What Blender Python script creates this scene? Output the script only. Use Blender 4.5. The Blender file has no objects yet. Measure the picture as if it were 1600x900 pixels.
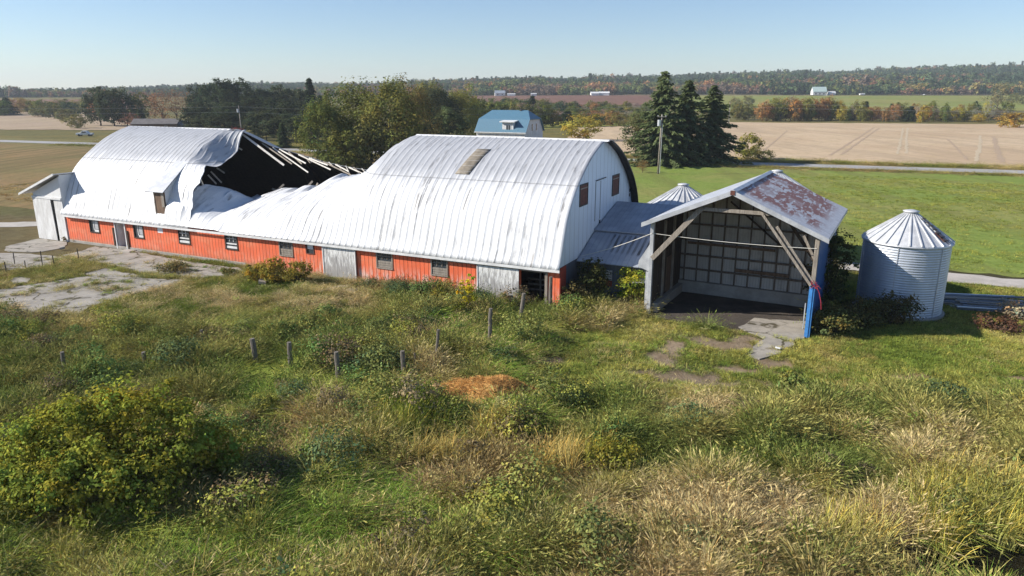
import bpy, math, random
import numpy as np
from mathutils import Vector, Matrix

random.seed(7)
RNG = np.random.default_rng(11)
sc = bpy.context.scene
COL = sc.collection
R = math.radians

# ------------------------------------------------------------------ camera
F, HY, H = 1120.0, 145.0, 15.0
PITCH = math.atan((450 - HY) / F)
CP, SP = math.cos(PITCH), math.sin(PITCH)
cam = bpy.data.cameras.new("camera")
cam.lens = 36.0 * F / 1600.0
cam.clip_start, cam.clip_end = 0.5, 20000
camo = bpy.data.objects.new("camera", cam)
COL.objects.link(camo)
camo.location = (0, 0, H)
camo.rotation_euler = (math.pi / 2 - PITCH, 0, 0)
sc.camera = camo


def at(px, py, z=0.0):
    """survey point of the photograph on the level z -> world x, y"""
    a, b = (px - 800) / F, -(py - 450) / F
    rz = -SP + b * CP
    t = (z - H) / rz
    return a * t, (CP + b * SP) * t


def pix(x, y, z=0.0):
    d = y * CP - (z - H) * SP
    u = y * SP + (z - H) * CP
    return 800 + F * x / d, 450 - F * u / d


def zrow(row, y):
    b = -(row - 450) / F
    return H + y * (-SP + b * CP) / (CP + b * SP)


# ------------------------------------------------------------------ numpy noise
_P = RNG.random((256, 256))


def vnoise(x, y):
    x = np.asarray(x, float); y = np.asarray(y, float)
    xi, yi = np.floor(x).astype(int), np.floor(y).astype(int)
    fx, fy = x - xi, y - yi
    fx, fy = fx * fx * (3 - 2 * fx), fy * fy * (3 - 2 * fy)
    g = lambda i, j: _P[i & 255, j & 255]
    return (g(xi, yi) * (1 - fx) + g(xi + 1, yi) * fx) * (1 - fy) + (g(xi, yi + 1) * (1 - fx) + g(xi + 1, yi + 1) * fx) * fy


def fbm(x, y, o=4):
    s, a, n = 0.0, 0.5, 0.0
    for k in range(o):
        s = s + a * vnoise(np.asarray(x) * 2 ** k + 17.3 * k, np.asarray(y) * 2 ** k + 5.1 * k); n += a; a *= 0.5
    return s / n


def sstep(a, b, x):
    t = np.clip((np.asarray(x, float) - a) / (b - a), 0, 1)
    return t * t * (3 - 2 * t)


# ------------------------------------------------------------------ barn frame
ANG = R(-25.854)
BX, BY = 3.40, 49.39
BM = Matrix.Translation((BX, BY, 0)) @ Matrix.Rotation(ANG, 4, 'Z')


def bw(x, y, z=0.0):
    p = BM @ Vector((x, y, z))
    return p.x, p.y, p.z


def bl(x, y):
    dx, dy = np.asarray(x) - BX, np.asarray(y) - BY
    c, s = math.cos(ANG), math.sin(ANG)
    return c * dx + s * dy, -s * dx + c * dy


# ------------------------------------------------------------------ terrain
CREST = np.array([(-900, 137), (0, 137), (100, 138), (200, 134), (300, 130), (400, 127), (480, 127), (560, 128), (650, 124), (700, 122),
                  (800, 119), (900, 119), (1000, 117), (1100, 113), (1200, 110), (1250, 107), (1300, 109), (1400, 105), (1500, 100), (1600, 98), (2400, 95)], float)
YB, YC = 1000.0, 2000.0


def G(x, y):
    x = np.asarray(x, float); y = np.asarray(y, float)
    ys = np.where(y > 50, y, 50)
    px = 800 + 1160.7 * x / ys
    # far rise and hills
    zc = zrow(np.interp(px, CREST[:, 0], CREST[:, 1]), YC) - 14
    zb = np.interp(px, [0, 600, 1000, 1600], [9, 11, 12, 12.0])
    rise = zb * sstep(430, 1050, y) * np.where(y > 1000, 1, 1)
    hill = (zc - zb) * np.clip((y - YB) / (YC - YB), 0, 1) ** 0.85
    back = -30 * sstep(YC, 3500, y)
    far = np.where(y > 300, rise + np.where(y > YB, hill + back, 0), 0)
    far = far + np.where(y > 1050, (fbm(x / 160, y / 160, 3) - 0.5) * 10 * sstep(1050, 1300, y), 0)
    # near bumps; kept level round the buildings
    lx, ly = bl(x, y)
    nearm = sstep(-0.8, -4.5, ly)
    bump = (fbm(x / 7.0, y / 7.0, 3) - 0.5) * 0.85 + (fbm(x / 2.7, y / 2.7, 2) - 0.5) * 1.0
    flat = np.maximum(sstep(6, 9, lx) * sstep(-12, -7, ly) * 0.7, sstep(-21, -26, lx) * sstep(-20, -16, ly))
    z = far + bump * nearm * (1 - flat)
    # wet ditch: from the pond at the lower right towards the middle of the pasture
    dx, dy = x - 16.4, y - 20.2
    pond = np.exp(-((dx - .5) ** 2 / 14.0 + dy ** 2 / 3.2))
    z = z - 0.9 * pond
    t = np.clip((x + 2.5) / 12, 0, 1)
    yd = 28.6 - 1.6 * t + 0.6 * np.sin(x * .8)
    ditch = np.exp(-((y - yd) / 1.1) ** 2) * sstep(-5, -2, x) * sstep(13, 8, x)
    z = z - 0.75 * ditch
    return z


def g1(x, y):
    return float(G(np.array([x]), np.array([y]))[0])


# ------------------------------------------------------------------ object helpers
def link(o):
    COL.objects.link(o)
    return o


def tag(o, label=None, cat=None, group=None, kind=None):
    if label: o['label'] = label
    if cat: o['category'] = cat
    if group: o['group'] = group
    if kind: o['kind'] = kind
    return o


def thing(name, label, cat, loc=(0, 0, 0), rz=0.0, group=None):
    o = bpy.data.objects.new(name, None)
    o.empty_display_size = 0.3
    o.location = loc
    o.rotation_euler = (0, 0, rz)
    link(o)
    return tag(o, label, cat, group)


def np_mesh(name, V, Fq, col=None, smooth=False, attr='leafvar'):
    me = bpy.data.meshes.new(name)
    V = np.asarray(V, np.float32); Fq = np.asarray(Fq, np.int32)
    n, k = Fq.shape
    me.vertices.add(len(V)); me.vertices.foreach_set('co', V.ravel())
    me.loops.add(n * k); me.loops.foreach_set('vertex_index', Fq.ravel())
    me.polygons.add(n)
    me.polygons.foreach_set('loop_start', np.arange(0, n * k, k, dtype=np.int32))
    me.polygons.foreach_set('loop_total', np.full(n, k, np.int32))
    if smooth:
        me.polygons.foreach_set('use_smooth', np.ones(n, bool))
    if col is not None:
        a = me.attributes.new(attr, 'FLOAT_COLOR', 'POINT')
        c = np.ones((len(V), 4), np.float32); c[:, :3] = col
        a.data.foreach_set('color', c.ravel())
    me.update(calc_edges=True)
    return me


class MB:
    def __init__(s):
        s.v, s.f = [], []

    def face(s, pts):
        b = len(s.v); s.v += [tuple(p) for p in pts]; s.f.append(tuple(range(b, b + len(pts))))
        return s

    def box(s, x0, x1, y0, y1, z0, z1):
        b = len(s.v)
        s.v += [(x0, y0, z0), (x1, y0, z0), (x1, y1, z0), (x0, y1, z0), (x0, y0, z1), (x1, y0, z1), (x1, y1, z1), (x0, y1, z1)]
        s.f += [tuple(b + i for i in q) for q in ((0, 3, 2, 1), (4, 5, 6, 7), (0, 1, 5, 4), (1, 2, 6, 5), (2, 3, 7, 6), (3, 0, 4, 7))]
        return s

    def beam(s, p, q, w, h, up=(0, 0, 1)):
        p, q = Vector(p), Vector(q)
        d = (q - p).normalized(); up = Vector(up)
        if abs(d.dot(up)) > .98: up = Vector((0, 1, 0))
        a = d.cross(up).normalized() * (w / 2); c = a.cross(d).normalized() * (h / 2)
        b = len(s.v)
        for o in (p, q):
            for k in (-a - c, a - c, a + c, -a + c): s.v.append(tuple(o + k))
        s.f += [tuple(b + i for i in t) for t in ((3, 2, 1, 0), (4, 5, 6, 7), (0, 1, 5, 4), (1, 2, 6, 5), (2, 3, 7, 6), (3, 0, 4, 7))]
        return s

    def tube(s, pts, rad, n=8, cap=True):
        pts = [Vector(p) for p in pts]
        if not hasattr(rad, '__len__'): rad = [rad] * len(pts)
        b = len(s.v)
        for i, p in enumerate(pts):
            d = (pts[min(i + 1, len(pts) - 1)] - pts[max(i - 1, 0)]).normalized()
            a = d.orthogonal().normalized() if abs(d.z) < .9 else Vector((1, 0, 0))
            a = (a - d * a.dot(d)).normalized(); c = d.cross(a)
            for k in range(n):
                t = 2 * math.pi * k / n
                s.v.append(tuple(p + (a * math.cos(t) + c * math.sin(t)) * rad[i]))
        for i in range(len(pts) - 1):
            for k in range(n):
                k2 = (k + 1) % n
                s.f.append((b + i * n + k, b + i * n + k2, b + (i + 1) * n + k2, b + (i + 1) * n + k))
        if cap:
            s.f.append(tuple(b + k for k in reversed(range(n)))); m = b + (len(pts) - 1) * n
            s.f.append(tuple(m + k for k in range(n)))
        return s

    def prism(s, pts, off):
        """polygon pts (3D) extruded by vector off"""
        n, b = len(pts), len(s.v)
        s.v += [tuple(p) for p in pts] + [tuple(Vector(p) + Vector(off)) for p in pts]
        s.f.append(tuple(b + i for i in reversed(range(n)))); s.f.append(tuple(b + n + i for i in range(n)))
        for i in range(n):
            j = (i + 1) % n
            s.f.append((b + i, b + j, b + n + j, b + n + i))
        return s

    def grid(s, P):
        """P[i][j] -> points"""
        b = len(s.v); n, m = len(P), len(P[0])
        for r in P: s.v += [tuple(p) for p in r]
        for i in range(n - 1):
            for j in range(m - 1):
                s.f.append((b + i * m + j, b + (i + 1) * m + j, b + (i + 1) * m + j + 1, b + i * m + j + 1))
        return s

    def build(s, name, mat, parent=None, smooth=False, bevel=0, solid=0):
        me = bpy.data.meshes.new(name)
        me.from_pydata(s.v, [], s.f)
        if smooth: me.polygons.foreach_set('use_smooth', np.ones(len(me.polygons), bool))
        me.update()
        o = bpy.data.objects.new(name, me); link(o)
        if mat: me.materials.append(mat)
        if parent is not None: o.parent = parent
        if solid:
            m = o.modifiers.new('thick', 'SOLIDIFY'); m.thickness = solid; m.offset = -1
        if bevel:
            m = o.modifiers.new('bev', 'BEVEL'); m.width = bevel; m.segments = 1; m.limit_method = 'ANGLE'
        return o


# ------------------------------------------------------------------ materials
class NT:
    def __init__(s, name):
        s.m = bpy.data.materials.new(name); s.m.use_nodes = True
        s.t = s.m.node_tree; s.n = s.t.nodes
        for x in list(s.n): s.n.remove(x)
        s.out = s.n.new('ShaderNodeOutputMaterial')

    def node(s, typ, **kw):
        x = s.n.new(typ)
        for k, v in kw.items():
            if k.startswith('_'): setattr(x, k[1:], v)
        return x

    def L(s, a, b): s.t.links.new(a, b)

    def coord(s, scale=(1, 1, 1), which='Object'):
        c = s.node('ShaderNodeTexCoord'); mp = s.node('ShaderNodeMapping')
        mp.inputs['Scale'].default_value = scale
        s.L(c.outputs[which], mp.inputs['Vector']); return mp.outputs['Vector']

    def world(s, scale=(1, 1, 1)):
        c = s.node('ShaderNodeNewGeometry'); mp = s.node('ShaderNodeMapping')
        mp.inputs['Scale'].default_value = scale
        s.L(c.outputs['Position'], mp.inputs['Vector']); return mp.outputs['Vector']

    def noise(s, vec, scale, detail=4, rough=.55, dist=0):
        x = s.node('ShaderNodeTexNoise'); x.inputs['Scale'].default_value = scale
        x.inputs['Detail'].default_value = detail; x.inputs['Roughness'].default_value = rough; x.inputs['Distortion'].default_value = dist
        s.L(vec, x.inputs['Vector']); return x.outputs['Fac']

    def ramp(s, fac, a, b):
        x = s.node('ShaderNodeMapRange'); x.interpolation_type = 'SMOOTHSTEP'
        x.inputs['From Min'].default_value = a; x.inputs['From Max'].default_value = b
        s.L(fac, x.inputs['Value']); return x.outputs['Result']

    def mix(s, fac, a, b):
        x = s.node('ShaderNodeMix'); x.data_type = 'RGBA'
        if hasattr(fac, 'is_linked'): s.L(fac, x.inputs[0])
        else: x.inputs[0].default_value = fac
        for v, i in ((a, 6), (b, 7)):
            if hasattr(v, 'is_linked'): s.L(v, x.inputs[i])
            else: x.inputs[i].default_value = (*v, 1)
        return x.outputs[2]

    def math(s, op, a, b=0.0):
        x = s.node('ShaderNodeMath'); x.operation = op
        for v, i in ((a, 0), (b, 1)):
            if hasattr(v, 'is_linked'): s.L(v, x.inputs[i])
            else: x.inputs[i].default_value = v
        return x.outputs[0]

    def mul(s, a, b):
        x = s.node('ShaderNodeMix'); x.data_type = 'RGBA'; x.blend_type = 'MULTIPLY'; x.inputs[0].default_value = 1
        s.L(a, x.inputs[6]); s.L(b, x.inputs[7]); return x.outputs[2]

    def sep(s, vec):
        x = s.node('ShaderNodeSeparateXYZ'); s.L(vec, x.inputs[0]); return x.outputs

    def bump(s, h, strength=.3, dist=.02):
        x = s.node('ShaderNodeBump'); x.inputs['Strength'].default_value = strength; x.inputs['Distance'].default_value = dist
        s.L(h, x.inputs['Height']); return x.outputs['Normal']

    def bsdf(s, col, rough=.8, metal=0.0, normal=None, spec=.5):
        x = s.node('ShaderNodeBsdfPrincipled')
        if hasattr(col, 'is_linked'): s.L(col, x.inputs['Base Color'])
        else: x.inputs['Base Color'].default_value = (*col, 1)
        if hasattr(rough, 'is_linked'): s.L(rough, x.inputs['Roughness'])
        else: x.inputs['Roughness'].default_value = rough
        x.inputs['Metallic'].default_value = metal
        x.inputs['Specular IOR Level'].default_value = spec
        if normal is not None: s.L(normal, x.inputs['Normal'])
        s.L(x.outputs[0], s.out.inputs['Surface']); return s.m


def rough_mat(name, c1, c2, scale=1.5, rough=.85, stretch=(1, 1, 1), bump=.3, bdist=.02, lo=.35, hi=.65, metal=0, spec=.4):
    """a surface with blotchy two-tone colour and fine relief"""
    t = NT(name); v = t.coord(stretch)
    n = t.noise(v, scale, 6, .6); f = t.ramp(n, lo, hi)
    n2 = t.noise(v, scale * 7, 4, .6)
    c = t.mix(f, c1, c2)
    c = t.mix(t.math('MULTIPLY', t.ramp(n2, .4, .75), .35), c, tuple(x * .6 for x in c1))
    return t.bsdf(c, rough, metal, t.bump(n2, bump, bdist), spec)


def ribbed(name, c1, c2, pitch=.3, axis=0, rough=.5, metal=0, streak=.3, groove=.35, bump=.6, dirt=(.25, .22, .18), dlo=.5, dhi=.8, dscale=.6):
    """profiled sheet: pressed lines across `axis`, streaks running down, stains"""
    t = NT(name); v = t.coord()
    s = t.sep(v)
    ph = t.math('FRACT', t.math('MULTIPLY', s[axis], 1 / pitch))
    rib = t.ramp(t.math('ABSOLUTE', t.math('SUBTRACT', ph, .5)), .42, .48)
    sv = t.coord((3.0, 3.0, .35) if axis == 0 else (3, 3, .35))
    n = t.ramp(t.noise(sv, 1.2, 6, .65), .42, .68)
    c = t.mix(t.math('MULTIPLY', n, streak), c1, c2)
    d = t.ramp(t.noise(v, dscale, 7, .68), dlo, dhi)
    c = t.mix(t.math('MULTIPLY', d, .7), c, dirt)
    c = t.mix(t.math('MULTIPLY', rib, groove), c, tuple(x * .4 for x in c1))
    return t.bsdf(c, rough, metal, t.bump(rib, bump, .03), .4)


def leaf_mat(name, trans=.35, inst=False, base=None, sheen=.0):
    t = NT(name)
    a = t.node('ShaderNodeAttribute'); a.attribute_name = 'leafvar'
    if inst:
        b = t.node('ShaderNodeAttribute'); b.attribute_type = 'INSTANCER'; b.attribute_name = 'tint'
        c = t.mul(a.outputs['Color'], b.outputs['Color'])
    else:
        b = t.node('ShaderNodeObjectInfo')
        c = t.mul(a.outputs['Color'], b.outputs['Color'])
    d = t.node('ShaderNodeBsdfDiffuse'); tr = t.node('ShaderNodeBsdfTranslucent'); mx = t.node('ShaderNodeMixShader')
    t.L(c, d.inputs[0]); t.L(c, tr.inputs[0]); mx.inputs[0].default_value = trans
    t.L(d.outputs[0], mx.inputs[1]); t.L(tr.outputs[0], mx.inputs[2])
    t.L(mx.outputs[0], t.out.inputs['Surface'])
    return t.m


M = {}
M['leaf'] = leaf_mat('leaf')
M['ileaf'] = leaf_mat('grass_blade', .22, True)
M['bark'] = rough_mat('bark', (.10, .075, .05), (.05, .04, .03), 4, .95, (1, 1, .3))
M['stud_wood'] = rough_mat('stud_wood', (.17, .135, .105), (.11, .085, .065), 2, .95, (4, 4, .6), .5)
M['post_wood'] = rough_mat('post_wood', (.21, .185, .155), (.11, .095, .08), 4, .95, (5, 5, .6), .6)
M['grey_wood'] = rough_mat('grey_wood', (.34, .30, .25), (.20, .17, .14), 3, .9, (4, 4, .5), .5)
M['pale_wood'] = rough_mat('pale_wood', (.72, .69, .63), (.55, .51, .45), 2.5, .9, (3, 3, 3), .4)
M['dark_wood'] = rough_mat('dark_wood', (.085, .06, .042), (.045, .034, .026), 2, .95, (4, 4, .6), .5)
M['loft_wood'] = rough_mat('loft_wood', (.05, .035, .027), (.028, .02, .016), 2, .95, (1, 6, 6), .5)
M['brown_wood'] = rough_mat('brown_wood', (.20, .13, .085), (.11, .07, .045), 2, .9, (5, 5, .5), .5)
M['concrete'] = rough_mat('concrete', (.40, .37, .33), (.29, .27, .235), .7, .95, (1, 1, 1), .5, .02)
M['white_trim'] = rough_mat('white_trim', (.78, .78, .77), (.62, .62, .61), 1.5, .55, (1, 1, 1), .1)
M['glass'] = NT('dirty_glass').bsdf((.05, .06, .07), .15, 0, None, .8)
M['white_pane'] = NT('white_pane').bsdf((.75, .76, .78), .4)
M['dark_void'] = NT('dark_inside').bsdf((.02, .018, .016), .95)
M['red_trim'] = rough_mat('red_trim', (.35, .055, .03), (.26, .04, .025), 2, .7)
M['rust_frame'] = rough_mat('rust_frame', (.14, .05, .035), (.09, .035, .028), 3, .8)
M['galv'] = rough_mat('galvanised', (.62, .63, .65), (.47, .48, .50), 1.3, .42, (1, 1, 1), .1, .01, metal=.35)
M['black_steel'] = rough_mat('black_steel', (.06, .055, .05), (.035, .03, .03), 4, .7)
M['rope'] = NT('rope').bsdf((.6, .58, .52), .8)
M['wire'] = NT('wire').bsdf((.32, .33, .34), .5)
M['red_vine'] = NT('red_vine').bsdf((.36, .03, .05), .7)


def m_barn_roof():
    t = NT('barn_roof_sheet'); v = t.coord(); s = t.sep(v)
    # grey above, white below, blended over a band of height
    lap = t.ramp(t.math('ADD', s[2], t.math('MULTIPLY', t.noise(t.coord((1.2, .3, .1)), 1.0, 3), 1.6)), 8.3, 10.2)
    st = t.coord((2.6, .5, .16))
    n1 = t.ramp(t.noise(st, 1.0, 6, .7), .46, .64)
    n2 = t.ramp(t.noise(t.coord((5, .8, .25)), 1.0, 5, .7), .5, .7)
    blot = t.ramp(t.noise(v, .35, 4, .6), .42, .62)
    white = t.mix(t.math('MULTIPLY', t.math('MULTIPLY', n1, blot), .75), (.68, .685, .69), (.27, .27, .27))
    white = t.mix(t.math('MULTIPLY', n2, .22), white, (.4, .4, .4))
    ln = t.ramp(t.noise(t.coord((4.5, .12, .05)), 1.0, 2, .5), .59, .64)
    white = t.mix(t.math('MULTIPLY', t.math('MULTIPLY', ln, t.ramp(t.noise(t.coord((.5, .5, .35)), 1.0, 4, .6), .46, .58)), .8), white, (.15, .145, .14))
    rust = t.math('MULTIPLY', t.ramp(t.noise(t.coord((2.0, .5, .3)), 1.3, 6, .7), .60, .74), t.ramp(s[2], 5.2, 3.0))
    white = t.mix(t.math('MULTIPLY', rust, .45), white, (.36, .30, .25))
    bare = t.mix(t.math('MULTIPLY', n2, .8), (.40, .41, .43), (.20, .20, .205))
    c = t.mix(lap, white, bare)
    seam = t.math('MULTIPLY', t.ramp(t.math('ABSOLUTE', t.math('SUBTRACT', s[2], 8.47)), .05, .02), .6)
    c = t.mix(seam, c, (.2, .2, .2))
    return t.bsdf(c, .55, .05, t.bump(t.noise(v, .9, 3), .25, .08), .35)


M['barn_roof'] = m_barn_roof()


def m_red():
    t = NT('red_siding'); v = t.coord(); s = t.sep(v)
    ph = t.math('FRACT', t.math('MULTIPLY', s[0], 1 / .38))
    rib = t.ramp(t.math('ABSOLUTE', t.math('SUBTRACT', ph, .5)), .40, .47)
    sheet = t.noise(t.coord((1.1, .1, .02)), 1.0, 2, .5)
    c = t.mix(t.ramp(sheet, .4, .65), (.80, .155, .062), (.68, .135, .055))
    n = t.ramp(t.noise(t.coord((3, 3, .7)), 1.1, 6, .7), .43, .62)
    low = t.ramp(t.math('ADD', s[2], t.math('MULTIPLY', t.noise(v, .6, 3), .8)), 2.4, .9)
    lx = t.ramp(s[0], -30, -20)
    c = t.mix(t.math('MULTIPLY', t.math('MULTIPLY', n, low), t.math('ADD', t.math('MULTIPLY', lx, .75), .2)), c, (.66, .50, .44))
    c = t.mix(t.math('MULTIPLY', t.ramp(t.noise(t.coord((4, 4, .3)), 1, 5, .7), .55, .75), .45), c, (.42, .17, .07))
    fade = t.ramp(t.noise(t.coord((.35, .35, .9)), 1.0, 5, .65), .45, .7)
    c = t.mix(t.math('MULTIPLY', fade, .5), c, (.74, .30, .17))
    splash = t.math('MULTIPLY', t.ramp(t.math('ADD', s[2], t.math('MULTIPLY', t.noise(v, 1.7, 5, .7), .7)), 1.05, .35), .75)
    c = t.mix(splash, c, (.30, .20, .13))
    c = t.mix(t.math('MULTIPLY', rib, .7), c, (.14, .03, .015))
    return t.bsdf(c, .6, 0, t.bump(rib, .6, .04), .3)


M['red'] = m_red()


def m_peeled():
    t = NT('peeling_white_door'); v = t.coord((4, 4, .8)); s = t.sep(t.coord())
    n = t.noise(v, 1.3, 7, .72)
    f = t.ramp(t.math('ADD', n, t.math('MULTIPLY', s[2], -.10)), .18, .42)
    c = t.mix(f, (.76, .76, .74), (.34, .33, .32))
    c = t.mix(t.math('MULTIPLY', t.ramp(t.noise(t.coord((9, 9, 1.2)), 1.5, 5, .7), .52, .66), .75), c, (.2, .19, .18))
    return t.bsdf(c, .8, 0, t.bump(n, .4, .02), .3)


M['peeled'] = m_peeled()
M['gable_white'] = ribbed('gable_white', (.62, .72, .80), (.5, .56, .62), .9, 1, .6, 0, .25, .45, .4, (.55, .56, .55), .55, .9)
M['white_rib'] = ribbed('white_ribbed', (.74, .74, .73), (.55, .55, .55), .16, 0, .55, 0, .2, .35, .7, (.5, .5, .5), .6, .9)
M['white_old'] = rough_mat('white_board', (.74, .74, .73), (.58, .57, .55), 1.1, .7, (2, 2, .6), .2)
M['slate'] = ribbed('slate_siding', (.10, .115, .14), (.06, .07, .085), .28, 1, .75, 0, .4, .4, .5, (.05, .05, .05))
M['slate_x'] = ribbed('slate_front_siding', (.15, .165, .19), (.08, .09, .105), .28, 0, .75, 0, .4, .4, .5, (.07, .07, .07))
M['blue'] = ribbed('blue_siding', (.035, .12, .33), (.025, .085, .24), .3, 1, .5, 0, .4, .5, .6, (.03, .06, .14), .55, .85)
M['blue_bright'] = rough_mat('blue_post', (.06, .25, .58), (.05, .19, .46), 3, .5)
M['shed_in'] = ribbed('bare_sheet_inside', (.46, .44, .41), (.30, .27, .24), .2, 0, .6, .1, .4, .5, .6, (.12, .1, .08))


def m_rusty():
    t = NT('rusty_shed_roof'); v = t.coord(); s = t.sep(v)
    # long pressed ridges down the slope, rust showing through in streaky rows
    ph = t.math('FRACT', t.math('MULTIPLY', s[1], 1 / .5))
    rib = t.ramp(t.math('ABSOLUTE', t.math('SUBTRACT', ph, .5)), .40, .47)
    blot = t.noise(v, .42, 3, .5)
    row = t.noise(t.coord((2.9, .8, 2.9)), 1.5, 2, .5, .3)
    f = t.ramp(t.math('ADD', t.math('MULTIPLY', blot, .55), t.math('MULTIPLY', row, 1.15)), .72, .85)
    fl = t.node('ShaderNodeVectorMath'); fl.operation = 'FLOOR'; t.L(t.coord((1.15, .62, 0)), fl.inputs[0])
    wn = t.node('ShaderNodeTexWhiteNoise'); t.L(fl.outputs[0], wn.inputs['Vector'])
    f = t.math('MULTIPLY', f, t.ramp(wn.outputs['Value'], -.15, .5))
    ed = t.math('MULTIPLY', t.ramp(s[1], .0, 1.6), t.ramp(s[0], 5.6, 4.6))
    f = t.math('MULTIPLY', f, ed)
    c = t.mix(t.ramp(t.noise(v, 3, 5, .65), .4, .7), (.50, .50, .52), (.62, .62, .64))
    c = t.mix(t.math('MULTIPLY', f, .9), c, (.235, .075, .045))
    c = t.mix(t.math('MULTIPLY', rib, .35), c, (.3, .29, .3))
    return t.bsdf(c, .6, .05, t.bump(rib, .5, .03), .35)


M['rusty'] = m_rusty()


def m_linkroof():
    t = NT('link_roof_sheet'); v = t.coord(); s = t.sep(v)
    ph = t.math('FRACT', t.math('MULTIPLY', s[0], 1 / .42))
    rib = t.ramp(t.math('ABSOLUTE', t.math('SUBTRACT', ph, .5)), .36, .45)
    n = t.ramp(t.noise(t.coord((2.2, .35, .35)), 1.2, 5, .65), .45, .62)
    band = t.math('MULTIPLY', t.ramp(s[1], 3.3, 3.0), t.ramp(s[1], .6, 1.1))
    right = t.ramp(s[0], -2.1, -.7)
    c = t.mix(t.ramp(t.noise(v, .8, 5), .4, .7), (.27, .30, .35), (.36, .39, .44))
    stripe = t.ramp(t.math('ABSOLUTE', t.math('SUBTRACT', ph, .5)), .20, .30)
    f = t.math('MULTIPLY', t.math('MULTIPLY', band, right), t.math('MULTIPLY', stripe, t.math('ADD', t.math('MULTIPLY', n, .8), .42)))
    c = t.mix(t.math('MINIMUM', f, .9), c, (.035, .033, .034))
    c = t.mix(t.math('MULTIPLY', rib, .18), c, (.12, .13, .15))
    return t.bsdf(c, .5, .1, t.bump(rib, .5, .03), .4)


M['linkroof'] = m_linkroof()


def m_silo():
    t = NT('corrugated_silo'); v = t.coord(); s = t.sep(v)
    n = t.ramp(t.noise(t.coord((1, 1, .25)), 1.3, 5, .6), .4, .7)
    c = t.mix(n, (.56, .60, .66), (.46, .50, .56))
    ring = t.ramp(t.math('ABSOLUTE', t.math('SUBTRACT', t.math('FRACT', t.math('MULTIPLY', s[2], 1 / .85)), .5)), .475, .495)
    c = t.mix(t.math('MULTIPLY', ring, .3), c, (.3, .3, .31))
    return t.bsdf(c, .42, .45, None, .4)


M['silo'] = m_silo()
M['siloroof'] = rough_mat('silo_roof', (.68, .69, .70), (.52, .53, .54), 1.1, .45, (1, 1, 1), .1, .01, metal=.3)
M['house_roof'] = ribbed('blue_house_roof', (.085, .185, .26), (.07, .15, .22), .5, 0, .5, 0, .3, .3, .4, (.08, .2, .3))
M['skylight'] = rough_mat('brown_translucent', (.25, .215, .165), (.17, .145, .11), 2, .6)


def m_ground():
    t = NT('soil_and_grass'); v = t.world()
    a = t.node('ShaderNodeAttribute'); a.attribute_name = 'soil'
    n1 = t.noise(v, .55, 6, .65); n2 = t.noise(v, 4.5, 5, .7); n3 = t.noise(v, .06, 4, .6)
    f = t.math('MULTIPLY', t.ramp(n1, .35, .7), .8)
    dark = t.mul(a.outputs['Color'], t.mix(0.0, (.55, .5, .42), (1, 1, 1)))
    c = t.mix(f, a.outputs['Color'], dark)
    c = t.mix(t.math('MULTIPLY', t.ramp(n2, .45, .75), .5), c, dark)
    warm = t.mul(a.outputs['Color'], t.mix(0.0, (1.25, 1.0, .8), (1, 1, 1)))
    c = t.mix(t.math('MULTIPLY', t.ramp(n3, .45, .65), .7), c, warm)
    return t.bsdf(c, .97, 0, t.bump(n2, .8, .12), .1)


M['ground'] = m_ground()


def field_mat(name, cols, rows=None, rowdir=0.0, scale=.05, bump=.6, bscale=2.5, rowmix=.4):
    t = NT(name); v = t.world()
    n1 = t.noise(v, scale, 6, .62); n2 = t.noise(v, scale * 9, 5, .7); n3 = t.noise(v, bscale, 4, .7)
    c = t.mix(t.ramp(n1, .38, .64), cols[0], cols[1])
    c = t.mix(t.math('MULTIPLY', t.ramp(n2, .45, .72), .65), c, cols[2])
    c = t.mix(t.math('MULTIPLY', t.ramp(n3, .5, .72), .55), c, tuple(x * .5 for x in cols[0]))
    if rows:
        mp = t.node('ShaderNodeMapping'); mp.inputs['Rotation'].default_value = (0, 0, rowdir); mp.inputs['Scale'].default_value = (1 / rows, .012, 0)
        t.L(v, mp.inputs['Vector'])
        w = t.ramp(t.noise(mp.outputs[0], 1.0, 3, .6), .45, .62)
        c = t.mix(t.math('MULTIPLY', w, rowmix), c, tuple(x * .62 for x in cols[1]))
    return t.bsdf(c, .97, 0, t.bump(n3, bump, .2), .1)


M['hayfield'] = field_mat('green_hayfield', ((.185, .24, .05), (.235, .235, .07), (.115, .18, .032)), 5.0, R(64), .05, 1, .9, .5)
M['brownfield'] = field_mat('cut_brown_field', ((.25, .165, .075), (.19, .155, .06), (.14, .125, .045)), 3, R(64), .045, 1, .9, .75)
M['stubble'] = field_mat('stubble_field', ((.45, .33, .215), (.53, .405, .27), (.41, .32, .18)), 7, R(66), .02, .5, .4, .42)
M['tanfield'] = field_mat('far_tan_field', ((.36, .27, .19), (.40, .31, .2), (.3, .24, .15)), 16, R(80), .012, .3, .4, .3)
M['darkfield'] = field_mat('ploughed_field', ((.17, .085, .06), (.20, .11, .075), (.13, .08, .05)), 12, R(80), .012, .3, .4, .3)
M['farmeadow'] = field_mat('far_meadow', ((.20, .23, .05), (.26, .24, .07), (.16, .18, .05)), 20, R(75), .01, .3, .4, .3)
M['verge'] = field_mat('rough_verge', ((.21, .17, .07), (.15, .15, .05), (.12, .10, .04)), None, 0, .2, 1, 2)
M['gravel'] = rough_mat('gravel_drive', (.46, .42, .375), (.36, .33, .29), .6, .97, (1, 1, 1), .5, .03)
M['asphalt'] = rough_mat('worn_road', (.36, .35, .34), (.29, .285, .28), .3, .95, (1, 1, 1), .3, .02)
M['forestfloor'] = rough_mat('forest_floor', (.05, .05, .025), (.035, .04, .02), .02, .97)


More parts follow.
